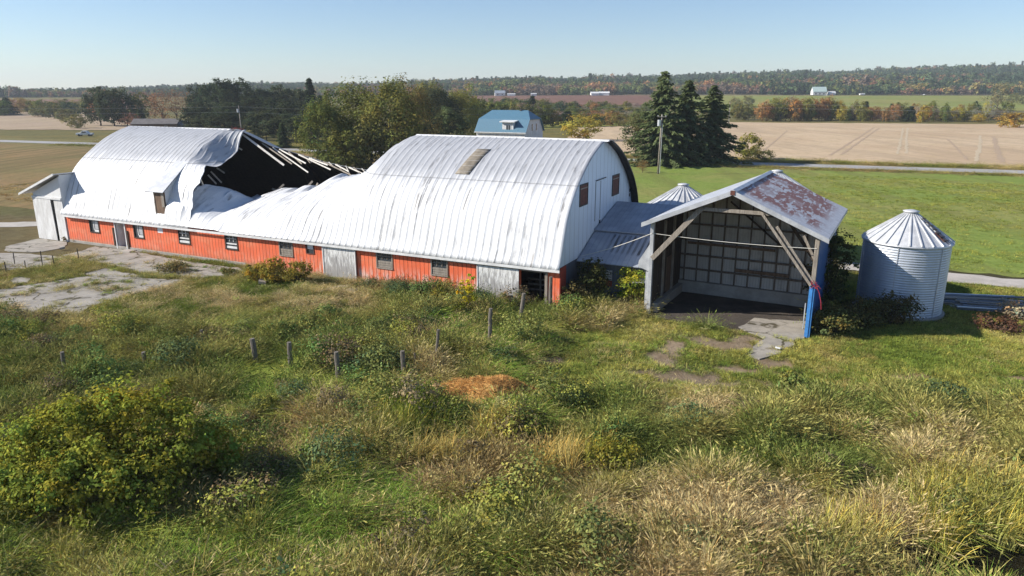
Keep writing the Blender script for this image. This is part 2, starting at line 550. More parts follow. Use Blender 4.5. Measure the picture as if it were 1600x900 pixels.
def m_slab():
    t = NT('cracked_concrete'); v = t.world()
    n = t.noise(v, .8, 6, .65)
    c = t.mix(t.ramp(n, .35, .65), (.355, .325, .28), (.26, .24, .21))
    vo = t.node('ShaderNodeTexVoronoi'); vo.feature = 'DISTANCE_TO_EDGE'; vo.inputs['Scale'].default_value = .33
    wv = t.node('ShaderNodeVectorMath'); wv.operation = 'ADD'
    nz = t.node('ShaderNodeTexNoise'); nz.inputs['Scale'].default_value = .8; t.L(v, nz.inputs['Vector'])
    t.L(v, wv.inputs[0]); t.L(nz.outputs['Color'], wv.inputs[1]); t.L(wv.outputs[0], vo.inputs['Vector'])
    cr = t.ramp(vo.outputs['Distance'], .035, .012)
    c = t.mix(t.math('MULTIPLY', cr, t.ramp(n, .42, .56)), c, (.075, .065, .04))
    moss = t.ramp(t.noise(v, .35, 6, .7), .58, .72)
    c = t.mix(t.math('MULTIPLY', moss, .8), c, (.17, .14, .08))
    return t.bsdf(c, .95, 0, t.bump(t.noise(v, 6, 5), .3, .03), .2)


M['slab'] = m_slab()


def m_water():
    t = NT('pond_scum'); v = t.world()
    n = t.ramp(t.noise(v, 1.3, 6, .7), .40, .52)
    c = t.mix(n, (.015, .018, .01), (.20, .26, .02))
    return t.bsdf(c, t.math('ADD', t.math('MULTIPLY', n, .6), .08), 0, None, .5)


M['water'] = m_water()
M['straw'] = rough_mat('straw', (.62, .38, .13), (.46, .28, .095), 3, .95, (1, 1, 1), 1, .1)
M['shaded_muck'] = rough_mat('shaded_muck_floor', (.075, .06, .048), (.045, .037, .03), .8, .97, (1, 1, 1), .8, .06)  # dark soil tone that also stands in for shade on the floor
M['dirt'] = rough_mat('bare_dirt', (.24, .185, .13), (.155, .115, .08), .8, .97, (1, 1, 1), .8, .06)

# ================================================================== SETTING
def zones(x, y):
    """what grows where, on the surveyed pasture: returns dict of masks 0..1"""
    qx, qy = pix(x, y, 0.0)
    n = fbm(x / 3.2, y / 3.2, 3)
    n2 = fbm(x / 9.0 + 40, y / 9.0, 3)
    jx, jy = qx + (n - .5) * 90, qy + (n - .5) * 45
    mown = sstep(800, 900, jx) * sstep(500, 515, jy) * sstep(655 - .02 * (jx - 800), 615 - .02 * (jx - 800), jy)
    mown = np.maximum(mown, sstep(1250, 1320, jx) * sstep(495, 510, jy) * sstep(625, 595, jy))
    mown = np.maximum(mown, sstep(780, 840, jx) * sstep(560, 580, jy) * sstep(640, 610, jy))
    yard = sstep(640, 520, jx) * sstep(535, 495, jy)
    lush = sstep(330, 390, jx) * sstep(650, 590, jx) * sstep(565, 585, jy) * sstep(665, 640, jy)
    lush = np.maximum(lush, sstep(560, 620, jx) * sstep(800, 740, jx) * sstep(610, 630, jy) * sstep(720, 690, jy) * .8)
    lush = np.maximum(lush, sstep(120, 60, jx) * sstep(830, 850, jy))
    lush = np.maximum(lush, sstep(90, 130, jx) * sstep(420, 330, jx) * sstep(800, 835, jy) * sstep(900, 870, jy))
    lush = np.maximum(lush, sstep(.56, .68, n2) * .8)
    dirt = np.zeros_like(n); fine = fbm(x / .8 + 11, y / .8, 3)
    for cx, cy, rx, ry in ((1075, 592, 70, 15), (1170, 606, 50, 9), (1050, 545, 26, 16), (1150, 575, 40, 7), (1225, 580, 28, 6), (1430, 596, 35, 5), (1585, 588, 40, 6), (855, 560, 26, 10), (1120, 530, 60, 13), (1035, 560, 30, 10), (1195, 560, 34, 9), (1010, 590, 40, 7)):
        dirt = np.maximum(dirt, sstep(1.5, .5, np.hypot((jx - cx) / rx, (jy - cy) / ry) + (fine - .5) * 1.5))
    return dict(mown=mown, yard=yard, lush=lush, dirt=dirt, n=n, n2=n2, qx=qx, qy=qy)


def make_ground():
    a1 = np.linspace(R(-47), R(47), 430)
    a2 = np.linspace(R(47), R(313), 60)[1:-1]
    az = np.concatenate([a1, a2])
    rr = np.concatenate([[0.5, 6.0], np.geomspace(9, 4000, 320)])
    A, Rr = np.meshgrid(az, rr)
    X, Y = np.sin(A) * Rr, np.cos(A) * Rr
    Z = G(X.ravel(), Y.ravel())
    V = np.stack([X.ravel(), Y.ravel(), Z], 1)
    nr, na = A.shape
    i, j = np.meshgrid(np.arange(nr - 1), np.arange(na), indexing='ij')
    j2 = (j + 1) % na
    Fq = np.stack([i * na + j, i * na + j2, (i + 1) * na + j2, (i + 1) * na + j], -1).reshape(-1, 4)[:, ::-1]
    x, y = V[:, 0], V[:, 1]
    z = zones(x, np.maximum(y, 3))
    near = np.array([.062, .056, .028]); far = np.array([.15, .14, .05]); green = np.array([.11, .13, .035]); dirt = np.array([.27, .21, .145])
    c = near[None] + (far - near)[None] * sstep(60, 110, y)[:, None]
    c = c + (green - c) * (z['mown'] * (y < 75))[:, None]
    c = c + (np.array([.14, .115, .055]) - c) * (z['yard'] * (y < 90))[:, None]
    c = c + (dirt - c) * (z['dirt'] * (y < 60))[:, None]
    c = c + (np.array([.04, .042, .02]) - c) * sstep(1000, 1060, y)[:, None]
    wet = np.exp(-(((x - 16.6) ** 2) / 12 + ((y - 20.2) ** 2) / 4))
    c = c * (1 - .6 * wet[:, None])
    me = np_mesh("ground", V, Fq, c, True, 'soil')
    me.materials.append(M['ground'])
    o = link(bpy.data.objects.new("ground", me)); tag(o, kind='structure')


make_ground()


def sheet(name, c0, c1, c2, c3, nu, nv, mat, off=.03):
    """ground sheet between four world corners (near-left, near-right, far-right, far-left), laid on the terrain"""
    u, v = np.meshgrid(np.linspace(0, 1, nu), np.linspace(0, 1, nv))
    u, v = u.ravel()[:, None], v.ravel()[:, None]
    c0, c1, c2, c3 = [np.array(c[:2], float)[None] for c in (c0, c1, c2, c3)]
    P = (c0 * (1 - u) + c1 * u) * (1 - v) + (c3 * (1 - u) + c2 * u) * v
    e = ~((u > 0) & (u < 1) & (v > 0) & (v < 1)).ravel()
    wob = .004 * np.hypot(P[:, 0], P[:, 1]); rn = np.random.default_rng(len(name))
    P = P + np.where(e[:, None], rn.normal(size=P.shape) * wob[:, None], 0)
    Z = G(P[:, 0], P[:, 1]) + off
    V = np.stack([P[:, 0], P[:, 1], Z], 1)
    i, j = np.meshgrid(np.arange(nv - 1), np.arange(nu - 1), indexing='ij')
    Fq = np.stack([i * nu + j, i * nu + j + 1, (i + 1) * nu + j + 1, (i + 1) * nu + j], -1).reshape(-1, 4)
    me = np_mesh(name, V, Fq, None, True); me.materials.append(mat)
    return tag(link(bpy.data.objects.new(name, me)), kind='structure')


def strip(name, pts, half, mat, off, wob=.25, seg=3.0):
    """a road or track: centre line in barn coordinates"""
    P = []
    for (x0, y0), (x1, y1) in zip(pts[:-1], pts[1:]):
        n = max(2, int(math.hypot(x1 - x0, y1 - y0) / seg))
        for k in range(n): P.append((x0 + (x1 - x0) * k / n, y0 + (y1 - y0) * k / n))
    P.append(pts[-1])
    rows = []
    for i, p in enumerate(P):
        q0, q1 = P[max(i - 1, 0)], P[min(i + 1, len(P) - 1)]
        d = Vector((q1[0] - q0[0], q1[1] - q0[1], 0)).normalized(); nn = Vector((-d.y, d.x, 0))
        r = []
        for k in (-1, -.5, 0, .5, 1):
            w = half * k + (random.uniform(-wob, wob) if abs(k) == 1 else 0)
            X, Y, _ = bw(p[0] + nn.x * w, p[1] + nn.y * w)
            r.append((X, Y, g1(X, Y) + off))
        rows.append(r)
    o = MB().grid(rows).build(name, mat)
    for p in o.data.polygons:
        if p.normal.z < 0: p.flip()
    return tag(o, kind='structure')


sheet("hay_field", bw(1, 25.6), bw(75, 25.2), bw(130, 127), bw(-60, 106), 60, 30, M['hayfield'], .02)
sheet("brown_field", bw(-290, 15), bw(-60, 11), bw(-45, 108), bw(-330, 78), 40, 20, M['brownfield'], .02)
sheet("stubble_field", at(868, 241), at(1850, 282), at(1850, 196), at(905, 189.5), 50, 20, M['stubble'], .03)
sheet("cut_meadow", at(800, 203), at(1010, 195.5), at(1010, 187), at(800, 187), 20, 8, M['farmeadow'], .035)
sheet("far_field", (-.75 * 330, 305), (-.45 * 330, 305), (-.56 * 560, 560), (-.86 * 560, 560), 20, 20, M['tanfield'], .15)
sheet("ploughed_field", (-.9 * 600, 600), (-.50 * 600, 600), (-.50 * 860, 860), (-.9 * 860, 860), 20, 20, M['darkfield'], .4)
sheet("ploughed_rise", (-.06 * 660, 660), (.20 * 660, 660), (.20 * 985, 985), (-.06 * 985, 985), 20, 20, M['darkfield'], .4)
sheet("far_meadow", (.22 * 560, 560), (.85 * 560, 560), (.72 * 955, 955), (.22 * 955, 955), 30, 24, M['farmeadow'], .4)
sheet("far_lane", (.1 * 960, 960), (.66 * 960, 960), (.66 * 972, 972), (.1 * 972, 972), 60, 3, M['tanfield'], 1.0)
strip("road", [(-420, 73.5), (-100, 108.5), (60, 126), (300, 153)], 3.6, M['asphalt'], .05, .1, 6)
strip("road_verge", [(-420, 81.5), (-100, 116.5), (60, 134.5), (300, 161)], 4.4, M['verge'], .045, .8, 4)
strip("road_verge", [(-420, 67), (-100, 102), (60, 119.5), (300, 146.5)], 2.6, M['verge'], .042, .6, 4)
M['track_d'] = rough_mat('wheel_track', (.40, .29, .19), (.375, .275, .18), .6)
M['track_l'] = rough_mat('pale_track', (.50, .40, .27), (.46, .37, .24), .6)
for a_, b_, mt_, hw_ in (((1296, 243), (1366, 199), 'track_d', .55), ((1314, 242), (1374, 200), 'track_d', .55), ((1402, 241), (1411, 200), 'track_l', .6), ((1416, 240), (1418, 200), 'track_l', .6), ((1525, 252), (1532, 212), 'track_l', .8), ((1566, 254), (1553, 214), 'track_d', 1.0), ((1480, 217), (1512, 250), 'track_d', .5), ((1180, 246), (1230, 204), 'track_d', .4), ((1060, 235), (1140, 196), 'track_d', .5)):
    (xa, ya), (xb, yb) = at(*a_), at(*b_)
    la, lb = bl(xa, ya), bl(xb, yb)
    mx_ = (float(la[0] + lb[0]) / 2 + random.uniform(-.3, .3), float(la[1] + lb[1]) / 2)
    strip("field_track", [(float(la[0]), float(la[1])), mx_, (float(lb[0]), float(lb[1]))], hw_ * .62, M[mt_], .06, hw_ * .4, 3)
strip("driveway", [(8, 24.6), (22, 23.2), (30, 22.6), (45, 22.6), (80, 24)], 1.75, M['gravel'], .03, .25, 1.5)
strip("driveway", [(-100, -14), (-78, -1.5), (-68, 5.5), (-61, 12), (-56, 19)], 1.7, M['gravel'], .03, .25, 1.5)


def slab(name, pxs, mat, z=.05, jit=.22):
    P = [at(*q) for q in pxs]
    rim = []
    for i in range(len(P)):
        a, b = P[i], P[(i + 1) % len(P)]
        L_ = math.hypot(b[0] - a[0], b[1] - a[1]); n = max(1, int(L_ / .8))
        for k in range(n):
            t = k / n
            rim.append((a[0] + (b[0] - a[0]) * t + random.uniform(-jit, jit), a[1] + (b[1] - a[1]) * t + random.uniform(-jit, jit), z - .25))
    m = MB().prism(rim, (0, 0, .25))
    o = m.build(name, mat)
    import bmesh
    bm = bmesh.new(); bm.from_mesh(o.data); bmesh.ops.recalc_face_normals(bm, faces=bm.faces); bmesh.ops.triangulate(bm, faces=[f for f in bm.faces if len(f.verts) > 4]); bm.to_mesh(o.data); bm.free()
    return tag(o, kind='structure')


SLABS = [
    [(98, 400), (150, 386), (205, 392), (300, 410), (372, 419), (385, 424), (352, 433), (300, 434), (215, 426), (160, 413)],
    [(6, 386), (60, 374), (104, 378), (98, 388), (62, 394), (8, 394)],
    [(-60, 462), (10, 452), (85, 440), (135, 432), (215, 434), (292, 438), (268, 448), (210, 462), (152, 475), (122, 493), (66, 493), (0, 482), (-60, 477)],
    [(-60, 396), (36, 396), (102, 402), (114, 409), (60, 421), (10, 423), (-60, 412)],
    [(122, 429), (165, 420), (215, 430), (262, 434), (212, 433), (150, 432)],
    [(166, 509), (186, 501), (206, 505), (190, 513), (172, 516)],
    [(116, 502), (142, 497), (160, 500), (146, 507)],
    [(14, 437), (30, 433), (52, 436), (40, 443), (18, 445)],
    [(505, 452), (530, 446), (562, 447), (586, 455), (558, 462), (522, 461)],
]
for s_ in SLABS[:-1]: slab("concrete_yard", s_, M['slab'])
slab("gravel_patch", SLABS[-1], M['gravel'], .06)
APRON = [(1162, 556), (1196, 530), (1150, 512), (1180, 498), (1262, 502), (1258, 528), (1216, 552), (1190, 562)]
slab("concrete_apron", APRON, M['slab'], .05, .2)

_pw = []
for k in range(40):
    t = 2 * math.pi * k / 40
    _pw.append((16.4 + 5.5 * math.cos(t), 20.2 + 2.6 * math.sin(t), -.62))
_o = MB().face(_pw).build("pond", M['water']); tag(_o, kind='structure')

# ================================================================== LONG BARN
E0 = 2.93                                        # eave
ARCH = [(-.34, E0), (.12, 3.75), (.62, 5.05), (1.25, 6.45), (2.25, 7.72), (3.6, 8.85), (5.55, 10.12), (7.3, 10.9), (8.93, 11.4)]


def arch_curve(n=40):
    pts = [np.array(p) for p in ARCH]
    pts = [2 * pts[0] - pts[1]] + pts + [np.array((10.5, 11.7))]
    out = []
    for i in range(1, len(pts) - 2):
        for k in range(12):
            t = k / 12
            p0, p1, p2, p3 = pts[i - 1:i + 3]
            out.append(.5 * (2 * p1 + (p2 - p0) * t + (2 * p0 - 5 * p1 + 4 * p2 - p3) * t * t + (3 * p1 - p0 - 3 * p2 + p3) * t ** 3))
    out.append(pts[-2]); out = np.array(out)
    s = np.concatenate([[0], np.cumsum(np.hypot(*np.diff(out, axis=0).T))])
    q = np.linspace(0, s[-1], n)
    return np.stack([np.interp(q, s, out[:, 0]), np.interp(q, s, out[:, 1])], 1)


AC = arch_curve(40)
barn = thing("long_barn", "long red barn with a white arched metal roof caved in at the middle", "barn", (BX, BY, 0), ANG)


def ribs_x(x0, x1, pitch=.62):
    """column positions and outward rib height for a profiled sheet"""
    xs, hs = [], []
    x = x0
    while x < x1:
        for d, h in ((0, 0), (.09, 0), (.13, .02), (.19, .02), (.23, 0), (.42, 0)):
            if x + d <= x1: xs.append(x + d); hs.append(h)
        x += pitch
    return np.array(xs), np.array(hs)


def roof_grid(xs, hs, sy, sz, mirror=False, lap=0, warp=None):
    P = []
    for x, h, a, b in zip(xs, hs, sy, sz):
        r = []
        for k in range(len(AC) + lap):
            i = min(k, len(AC) - 1)
            y, z = AC[i]
            p0, p1 = AC[max(i - 1, 0)], AC[min(i + 1, len(AC) - 1)]
            t = (p1 - p0) / np.hypot(*(p1 - p0)); n = np.array((-t[1], t[0]))
            y, z = y + n[0] * h, z + n[1] * h
            y = -.34 + (y + .34) * a; z = E0 + (z - E0) * b
            if k >= len(AC):
                q = k - len(AC) + 1
                y += .55 * q; z -= .10 * q * q
            X = x
            if warp: X, y, z = warp(X, y, z, i / (len(AC) - 1))
            if mirror: y = 17.86 - y
            r.append((X, y, z))
        P.append(r)
    return P


# front roof, sound right half running into the sagging sheet
T = np.array([(-40.0, 2.3, 6.5), (-38.6, 2.8, 6.65), (-38.0, 3.2, 6.66), (-37.5, 4.0, 6.4), (-36.97, 4.5, 6.08), (-35.9, 5.0, 5.47), (-34.66, 5.5, 4.72), (-33.4, 6.2, 5.28), (-32.0, 7.0, 5.85),
              (-29.8, 7.5, 6.1), (-27.9, 8.0, 6.3), (-27.1, 8.5, 6.95), (-26.3, 9.0, 7.4), (-24.8, 9.0, 7.65), (-23.0, 8.95, 7.95), (-21.2, 8.93, 8.85), (-19.6, 8.93, 10.3), (-18.4, 8.93, 11.1), (-17.4, 8.93, 11.4), (.2, 8.93, 11.4)])
xs, hs = ribs_x(-40.0, .16); hs = hs * (1 + .7 * sstep(-16, -22, xs))
top_y, top_z = np.interp(xs, T[:, 0], T[:, 1]), np.interp(xs, T[:, 0], T[:, 2])
_st = np.floor(xs / .93).astype(int); _k = sstep(-17.8, -20, xs)     # the torn edge steps from sheet to sheet



def warp_r(x, y, z, t):
    k = float(sstep(-17, -21, x)) * t
    kt = float(sstep(-17.8, -20, x)) * float(sstep(.80, 1, t)); q_ = int(math.floor(x / .93)) % 256
    z += kt * (_P[q_, 7] - .5) * .5; y += kt * (_P[q_, 19] - .5) * .6
    w = (vnoise(x * .9, t * 3.0) - .5)
    w2 = (vnoise(x * 2.3 + 9, t * 5) - .5)
    w3 = abs(vnoise(x * 1.3, t * 1.3 + 40) - .5)
    z += k * (w * .16 + w2 * .07 - w3 * .06); y += k * w * .1
    # slight unevenness of an old roof
    z += .05 * (vnoise(x * .35, y * .4) - .5)
    if x < -32.6 and t < .5:                      # lifted lower edge of the torn sheet
        z += .10 * float(sstep(-32.6, -33.4, x)) * (1 - t * 2) * 1.2
    return x, y, z


def lapsheet(xs_, keep=None):
    return roof_grid(xs, hs, (top_y + .34) / 9.27, (top_z - E0) / (11.4 - E0), False, 3, warp_r)


P = lapsheet(xs)
# beyond x=-17.4 the lap rows only exist for the sagging part
for i, x in enumerate(xs):
    if x > -17.4:
        for k in range(3): P[i][-1 - k] = P[i][len(AC) - 1]
MB().grid([r[::-1] for r in P]).build("roof", M['barn_roof'], barn, True, solid=.03)['label'] = "sagging white sheet of the front roof"

# front roof, left half with the torn and curled end
EDGE = np.array([(E0, -36.7), (5.57, -36.8), (6.3, -36.95), (7.0, -36.5), (7.9, -36.95), (8.74, -37.4), (9.5, -37.6), (10.7, -37.75), (11.2, -38.2), (11.4, -37.9)])
xs2, hs2 = ribs_x(-55.35, -37.0)


def warp_l(x, y, z, t):
    e = np.interp(z, EDGE[:, 0], EDGE[:, 1])
    e = e + .22 * (_P[int(z * 2.1) % 256, 33] - .5) + .2 * (vnoise(z * 3, 2.0) - .5)
    if x > -43.5: x = -43.5 + (x + 43.5) * (e + 43.5) / (-37.0 + 43.5)
    w = vnoise(x * 2.2 + 3, t * 9) - .5
    amp = float(np.interp(z, [8.4, 9.3, 10.1, 11.05, 11.33], [0, 1.15, 1.75, 1.6, .1]))
    d = x + 40.1 + .35 * (vnoise(z * 1.3, 4.0) - .5)
    z -= amp * (float(np.interp(d, [-.5, 0, .35, 1.9, 2.4], [0, .03, .2, 1.0, 1.02])) + (w * .09 if d > 0 else 0))
    y += amp * .12 * float(np.clip(d / 2, 0, 1))
    kk = float(sstep(-42.5, -39, x))
    w4 = abs(vnoise(x * 1.7 - z * 1.2, z * 1.1) - .5)
    z += kk * (w * .16 - w4 * .2) * float(sstep(.25, .5, t))
    z += .05 * (vnoise(x * .35, y * .4 + 30) - .5)
    return x, y, z


o = MB().grid([r[::-1] for r in roof_grid(xs2, hs2, np.ones_like(xs2), np.ones_like(xs2), False, 0, warp_l)]).build("roof", M['barn_roof'], barn, True, solid=.03)
o['label'] = "left part of the roof with its torn edge curled down"

# back roof: sound ends, hanging middle
TB = np.array([(-55.4, 8.93, 11.4), (-39.0, 8.93, 11.4), (-36.0, 10.2, 9.75), (-33.8, 11.2, 9.05), (-31.0, 11.8, 8.3), (-28.5, 12.3, 7.85), (-25.5, 12.6, 7.5), (-22, 12.6, 7.1), (-19.5, 10.0, 9.2), (-17.4, 8.93, 11.4), (.55, 8.93, 11.4)])
xs3, hs3 = ribs_x(-55.35, .62)
ty, tz = np.interp(xs3, TB[:, 0], TB[:, 1]), np.interp(xs3, TB[:, 0], TB[:, 2])
P = roof_grid(xs3, hs3, (17.86 - ty + .34) / 9.27, (tz - E0) / (11.4 - E0), True, 0)
MB().grid(P).build("back_roof", M['barn_roof'], barn, True, solid=.03)
# dark boarded underside of the back slope, run on to keep the inside dark
sel = [r for r, x in zip(P, xs3) if -54.8 < x < -.2]
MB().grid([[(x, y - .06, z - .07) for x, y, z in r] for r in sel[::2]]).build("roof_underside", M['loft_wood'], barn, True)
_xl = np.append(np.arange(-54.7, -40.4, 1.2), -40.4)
MB().grid([[(x, y + .10, z - .10) for y, z in AC] for x in _xl]).build("roof_underside", M['loft_wood'], barn, True)  # dark lining added under the front roof so the hole stays dark
MB().box(-54.7, -.2, 17.70, 17.755, .1, 3.1).build("added_rear_lining", M['loft_wood'], barn)  # dark sheet added over the red wall to darken the inside
# dark overhang lining at the far gable edge
lin = roof_grid(np.array([.02, .60]), np.array([-.05, -.05]), [1, 1], [1, 1], True)
MB().grid(lin).build("overhang_lining", M['black_steel'], barn, True, solid=.06)
MB().grid([[(x + .03, y, z) for x, y, z in lin[1]], [(x + .03, y + .03, z - .22) for x, y, z in lin[1]]]).build("overhang_fascia", M['black_steel'], barn, True, solid=.03)

# ridge caps
MB().prism([(-55.4, 8.6, 11.32), (-55.4, 8.93, 11.46), (-55.4, 9.26, 11.32)], (15.4, 0, 0)).build("ridge_cap", M['white_trim'], barn)
MB().prism([(-17.5, 8.6, 11.32), (-17.5, 8.93, 11.46), (-17.5, 9.26, 11.32)], (17.9, 0, 0)).build("ridge_cap", M['white_trim'], barn)
# brown translucent strip let into the roof
xs4 = np.linspace(-10.5, -9.25, 4)
P = []
for x in xs4:
    r = []
    for (y, z) in AC:
        if 8.6 < z < 10.55:
            r.append((x + (z - 8.6) * .27, y - .03, z + .055))
    P.append(r)
MB().grid([r[::-1] for r in P]).build("translucent_strip", M['skylight'], barn, True, solid=.02)
m = MB()
for k in range(1, len(P[0]) - 1, 2):
    a, b = P[0][k], P[-1][k]; m.beam((a[0], a[1] - .01, a[2] + .01), (b[0], b[1] - .01, b[2] + .01), .035, .02)
m.build("lap_bars", M['galv'], barn)


def wall_x(m, x0, x1, z0, z1, y, th, holes):
    """wall facing -y between x0,x1 with rectangular openings (hx0,hx1,hz0,hz1), built from butted pieces"""
    X = sorted({x0, x1, *[h for q in holes for h in q[:2]]})
    for a, b in zip(X[:-1], X[1:]):
        hs_ = sorted([(q[2], q[3]) for q in holes if q[0] <= a + 1e-6 and q[1] >= b - 1e-6])
        z = z0
        for (c, d) in hs_:
            if c > z + 1e-6: m.box(a, b, y, y + th, z, c)
            z = d
        if z < z1 - 1e-6: m.box(a, b, y, y + th, z, z1)
    return m


WINS = [(-51.3, -49.95, 1.42, 2.62, 'pane'), (-44.7, -43.4, 1.41, 2.62, 'pane'), (-38.5, -37.1, 1.41, 2.62, 'white'), (-32.5, -31.1, 1.43, 2.64, 'white'),
        (-26.1, -24.7, 1.45, 2.63, 'grey'), (-15.85, -14.4, 1.43, 2.70, 'grey'), (-10.7, -9.3, 1.41, 2.68, 'grey')]
holes = [w[:4] for w in WINS] + [(-47.4, -46.05, 0, 2.68), (-41.35, -40.65, 2.12, 2.80), (-23.1, -22.35, 1.9, 2.9), (-3.1, -1.1, 0, 2.6)]
m = MB(); wall_x(m, -54.9, 0, 0, 3.0, 0, .15, holes)
m.build("front_wall", M['red'], barn)
MB().box(-54.9, -30.3, -.06, -.002, 0, .30).build("foundation", M['concrete'], barn, bevel=.02)
MB().box(-54.95, .1, -.36, -.31, 2.72, 2.92).build("eave_board", M['white_trim'], barn)
MB().box(-54.9, 0, -.05, -.003, 2.84, 2.98).build("dark_eave_strip", M['red_trim'], barn)  # dark red strip stands in for the eave's shadow on the wall
for wx0, wx1, wz0, wz1, kind in WINS:
    f = MB(); b_ = .09
    f.box(wx0 - .07, wx1 + .07, -.05, .05, wz1, wz1 + b_).box(wx0 - .07, wx1 + .07, -.07, .06, wz0 - b_, wz0)
    f.box(wx0 - .07, wx0 + .03, -.05, .05, wz0, wz1).box(wx1 - .03, wx1 + .07, -.05, .05, wz0, wz1)
    wf = f.build("window", M['dark_wood'] if kind != 'grey' else M['grey_wood'], barn)
    wm = (wz0 + wz1) / 2
    if kind == 'pane':
        MB().box(wx0 + .03, wx1 - .03, .04, .06, wz0 + .003, wz1 - .003).build("pane", M['glass'], wf)
        xm = wx0 + (wx1 - wx0) * .42
        MB().box(xm - .05, xm + .04, .0, .035, wz0 + .2, wz1 - .01).build("mullion", M['white_trim'], wf)
        MB().box(xm + .05, wx1 - .04, .0, .035, wz0 + .02, wz0 + .24).build("white_board", M['white_trim'], wf)
        MB().box(xm + .14, wx1 - .12, .015, .037, wz0 + .3, wz1 - .12).build("sash", M['galv'], wf)
    else:
        MB().box(wx0 + .03, wx1 - .03, .05, .07, wz0 + .003, wz1 - .003).build("pane", M['glass'], wf)
        s_ = MB(); mat_ = M['white_trim'] if kind == 'white' else M['grey_wood']
        hts = ((.04, .24), (.40, .52)) if kind == 'white' else ((.02, .20), (.22, .38), (.40, .56))
        for a, b in hts:
            s_.box(wx0 + .04, wx1 - .04, -.02 + random.uniform(0, .02), .03, wz0 + a, wz0 + b)
        s_.build("board", mat_, wf)
        q = MB()
        for k in (.33, .66): q.box(wx0 + (wx1 - wx0) * k - .025, wx0 + (wx1 - wx0) * k + .025, .01, .045, wm + .05, wz1 - .01)
        q.box(wx0 + .04, wx1 - .04, .012, .043, wm + .30, wm + .34)
        q.build("glazing_bars", M['white_trim'] if kind == 'white' else M['grey_wood'], wf)
MB().box(-41.35, -40.65, .0, .03, 2.12, 2.78).box(-41.4, -40.6, -.04, .05, 2.78, 2.83).build("vent_panel", M['white_pane'], barn)
f = MB(); f.box(-23.2, -23.1, -.04, .05, 1.85, 2.95).box(-22.35, -22.27, -.04, .05, 1.85, 2.95).box(-23.1, -22.35, -.04, .05, 1.82, 1.9)
wf = f.build("window", M['rust_frame'], barn)
MB().box(-23.1, -22.35, .05, .07, 1.9, 2.9).build("pane", M['glass'], wf)
MB().box(-23.0, -22.42, -.01, .02, 2.25, 2.88).build("white_board", M['white_pane'], wf)
# person door standing open
d = MB(); d.box(-47.52, -47.4, -.08, .1, 0, 2.76).box(-46.05, -45.93, -.08, .1, 0, 2.76).box(-47.4, -46.05, -.08, .1, 2.68, 2.78)
df = d.build("door_frame", M['white_trim'], barn)
MB().beam((-47.33, .02, 1.33), (-46.9, .95, 1.33), .05, 2.6).build("door", M['white_old'], df)
MB().box(-47.85, -47.68, -.1, -.02, .3, 2.1).build("door_side_board", M['dark_wood'], barn)  # dark strip painted as the shadow left of the door
MB().box(-45.8, -45.62, -.1, -.02, .1, 1.95).build("door_side_board", M['dark_wood'], barn)  # dark strip painted as the shadow right of the door
MB().box(-46.0, -44.6, -.9, -.1, 0, .14).build("door_step", M['concrete'], barn, bevel=.02)


def sliding(x0, x1, z0, z1, mat, y=-.16):
    m_ = MB(); n = 7
    for k in range(n):
        a, b = x0 + (x1 - x0) * k / n, x0 + (x1 - x0) * (k + 1) / n
        m_.box(a + .004, b - .004, y + random.uniform(-.006, .006), y + .06, z0 + random.uniform(-.04, .04), z1)
    o_ = m_.build("sliding_door", mat, barn)
    return o_


dd = sliding(-21.34, -17.86, .04, 2.86, M['peeled'])
MB().box(-21.30, -21.2, -.20, -.17, .2, 2.7).build("door_edge", M['white_old'], dd)
MB().box(-17.98, -17.88, -.2, -.17, .2, 2.7).build("door_edge", M['white_old'], dd)
dd = sliding(-6.66, -3.16, .04, 2.6, M['peeled'])
MB().box(-6.62, -6.54, -.20, -.17, .2, 2.5).build("door_edge", M['white_old'], dd)
MB().box(-21.6, -12.2, -.24, -.06, 2.87, 2.985).build("door_track", M['white_trim'], barn)
MB().box(-9.8, -.95, -.24, -.06, 2.62, 2.80).build("door_track", M['grey_wood'], barn)
MB().box(-1.12, -.92, -.1, .05, 0, 2.62).box(-3.1, -1.1, .03, .13, 2.5, 2.6).build("doorway_post", M['grey_wood'], barn)
m = MB()
for k in (-2.6, -1.8): MB().box(k - .06, k + .06, 2.5, 2.62, 0, 2.5).build("stall_post", M['grey_wood'], barn)
m = MB()
for k in (.5, .9, 1.3): MB().beam((-3.6, 2.45, k), (-.3, 2.45, k), .05, .12).build("stall_rail", M['grey_wood'], barn)

# gable ends
arcF = [(y, z) for y, z in AC if z > 3.05]
poly = [(0, 0.02, 3.02)] + [(0, max(y, .02) + .05, z - .06) for y, z in arcF] + [(0, 17.86 - max(y, .02) - .05, z - .06) for y, z in arcF[::-1]] + [(0, 17.84, 3.02)]
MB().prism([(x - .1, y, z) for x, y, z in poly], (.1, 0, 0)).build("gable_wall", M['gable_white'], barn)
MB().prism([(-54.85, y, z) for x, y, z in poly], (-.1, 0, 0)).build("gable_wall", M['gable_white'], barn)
MB().prism([(-54.84, y + (.2 if y < 8.9 else -.2), z - .12) for x, y, z in poly], (.03, 0, 0)).build("added_end_lining", M['loft_wood'], barn)  # dark sheet added inside the gable to deepen the interior shade
MB().box(-.12, -.01, .152, 17.86, 0, 3.0).build("end_wall", M['slate'], barn)
MB().box(-54.95, -54.8, .152, 17.86, 0, 3.0).build("end_wall", M['white_old'], barn)
MB().box(-54.8, -.12, 17.76, 17.86, 0, 3.0).build("rear_wall", M['red'], barn)
MB().box(-.012, .06, -.03, 1.05, 0, 2.98).build("corner_panel", M['red_trim'], barn)
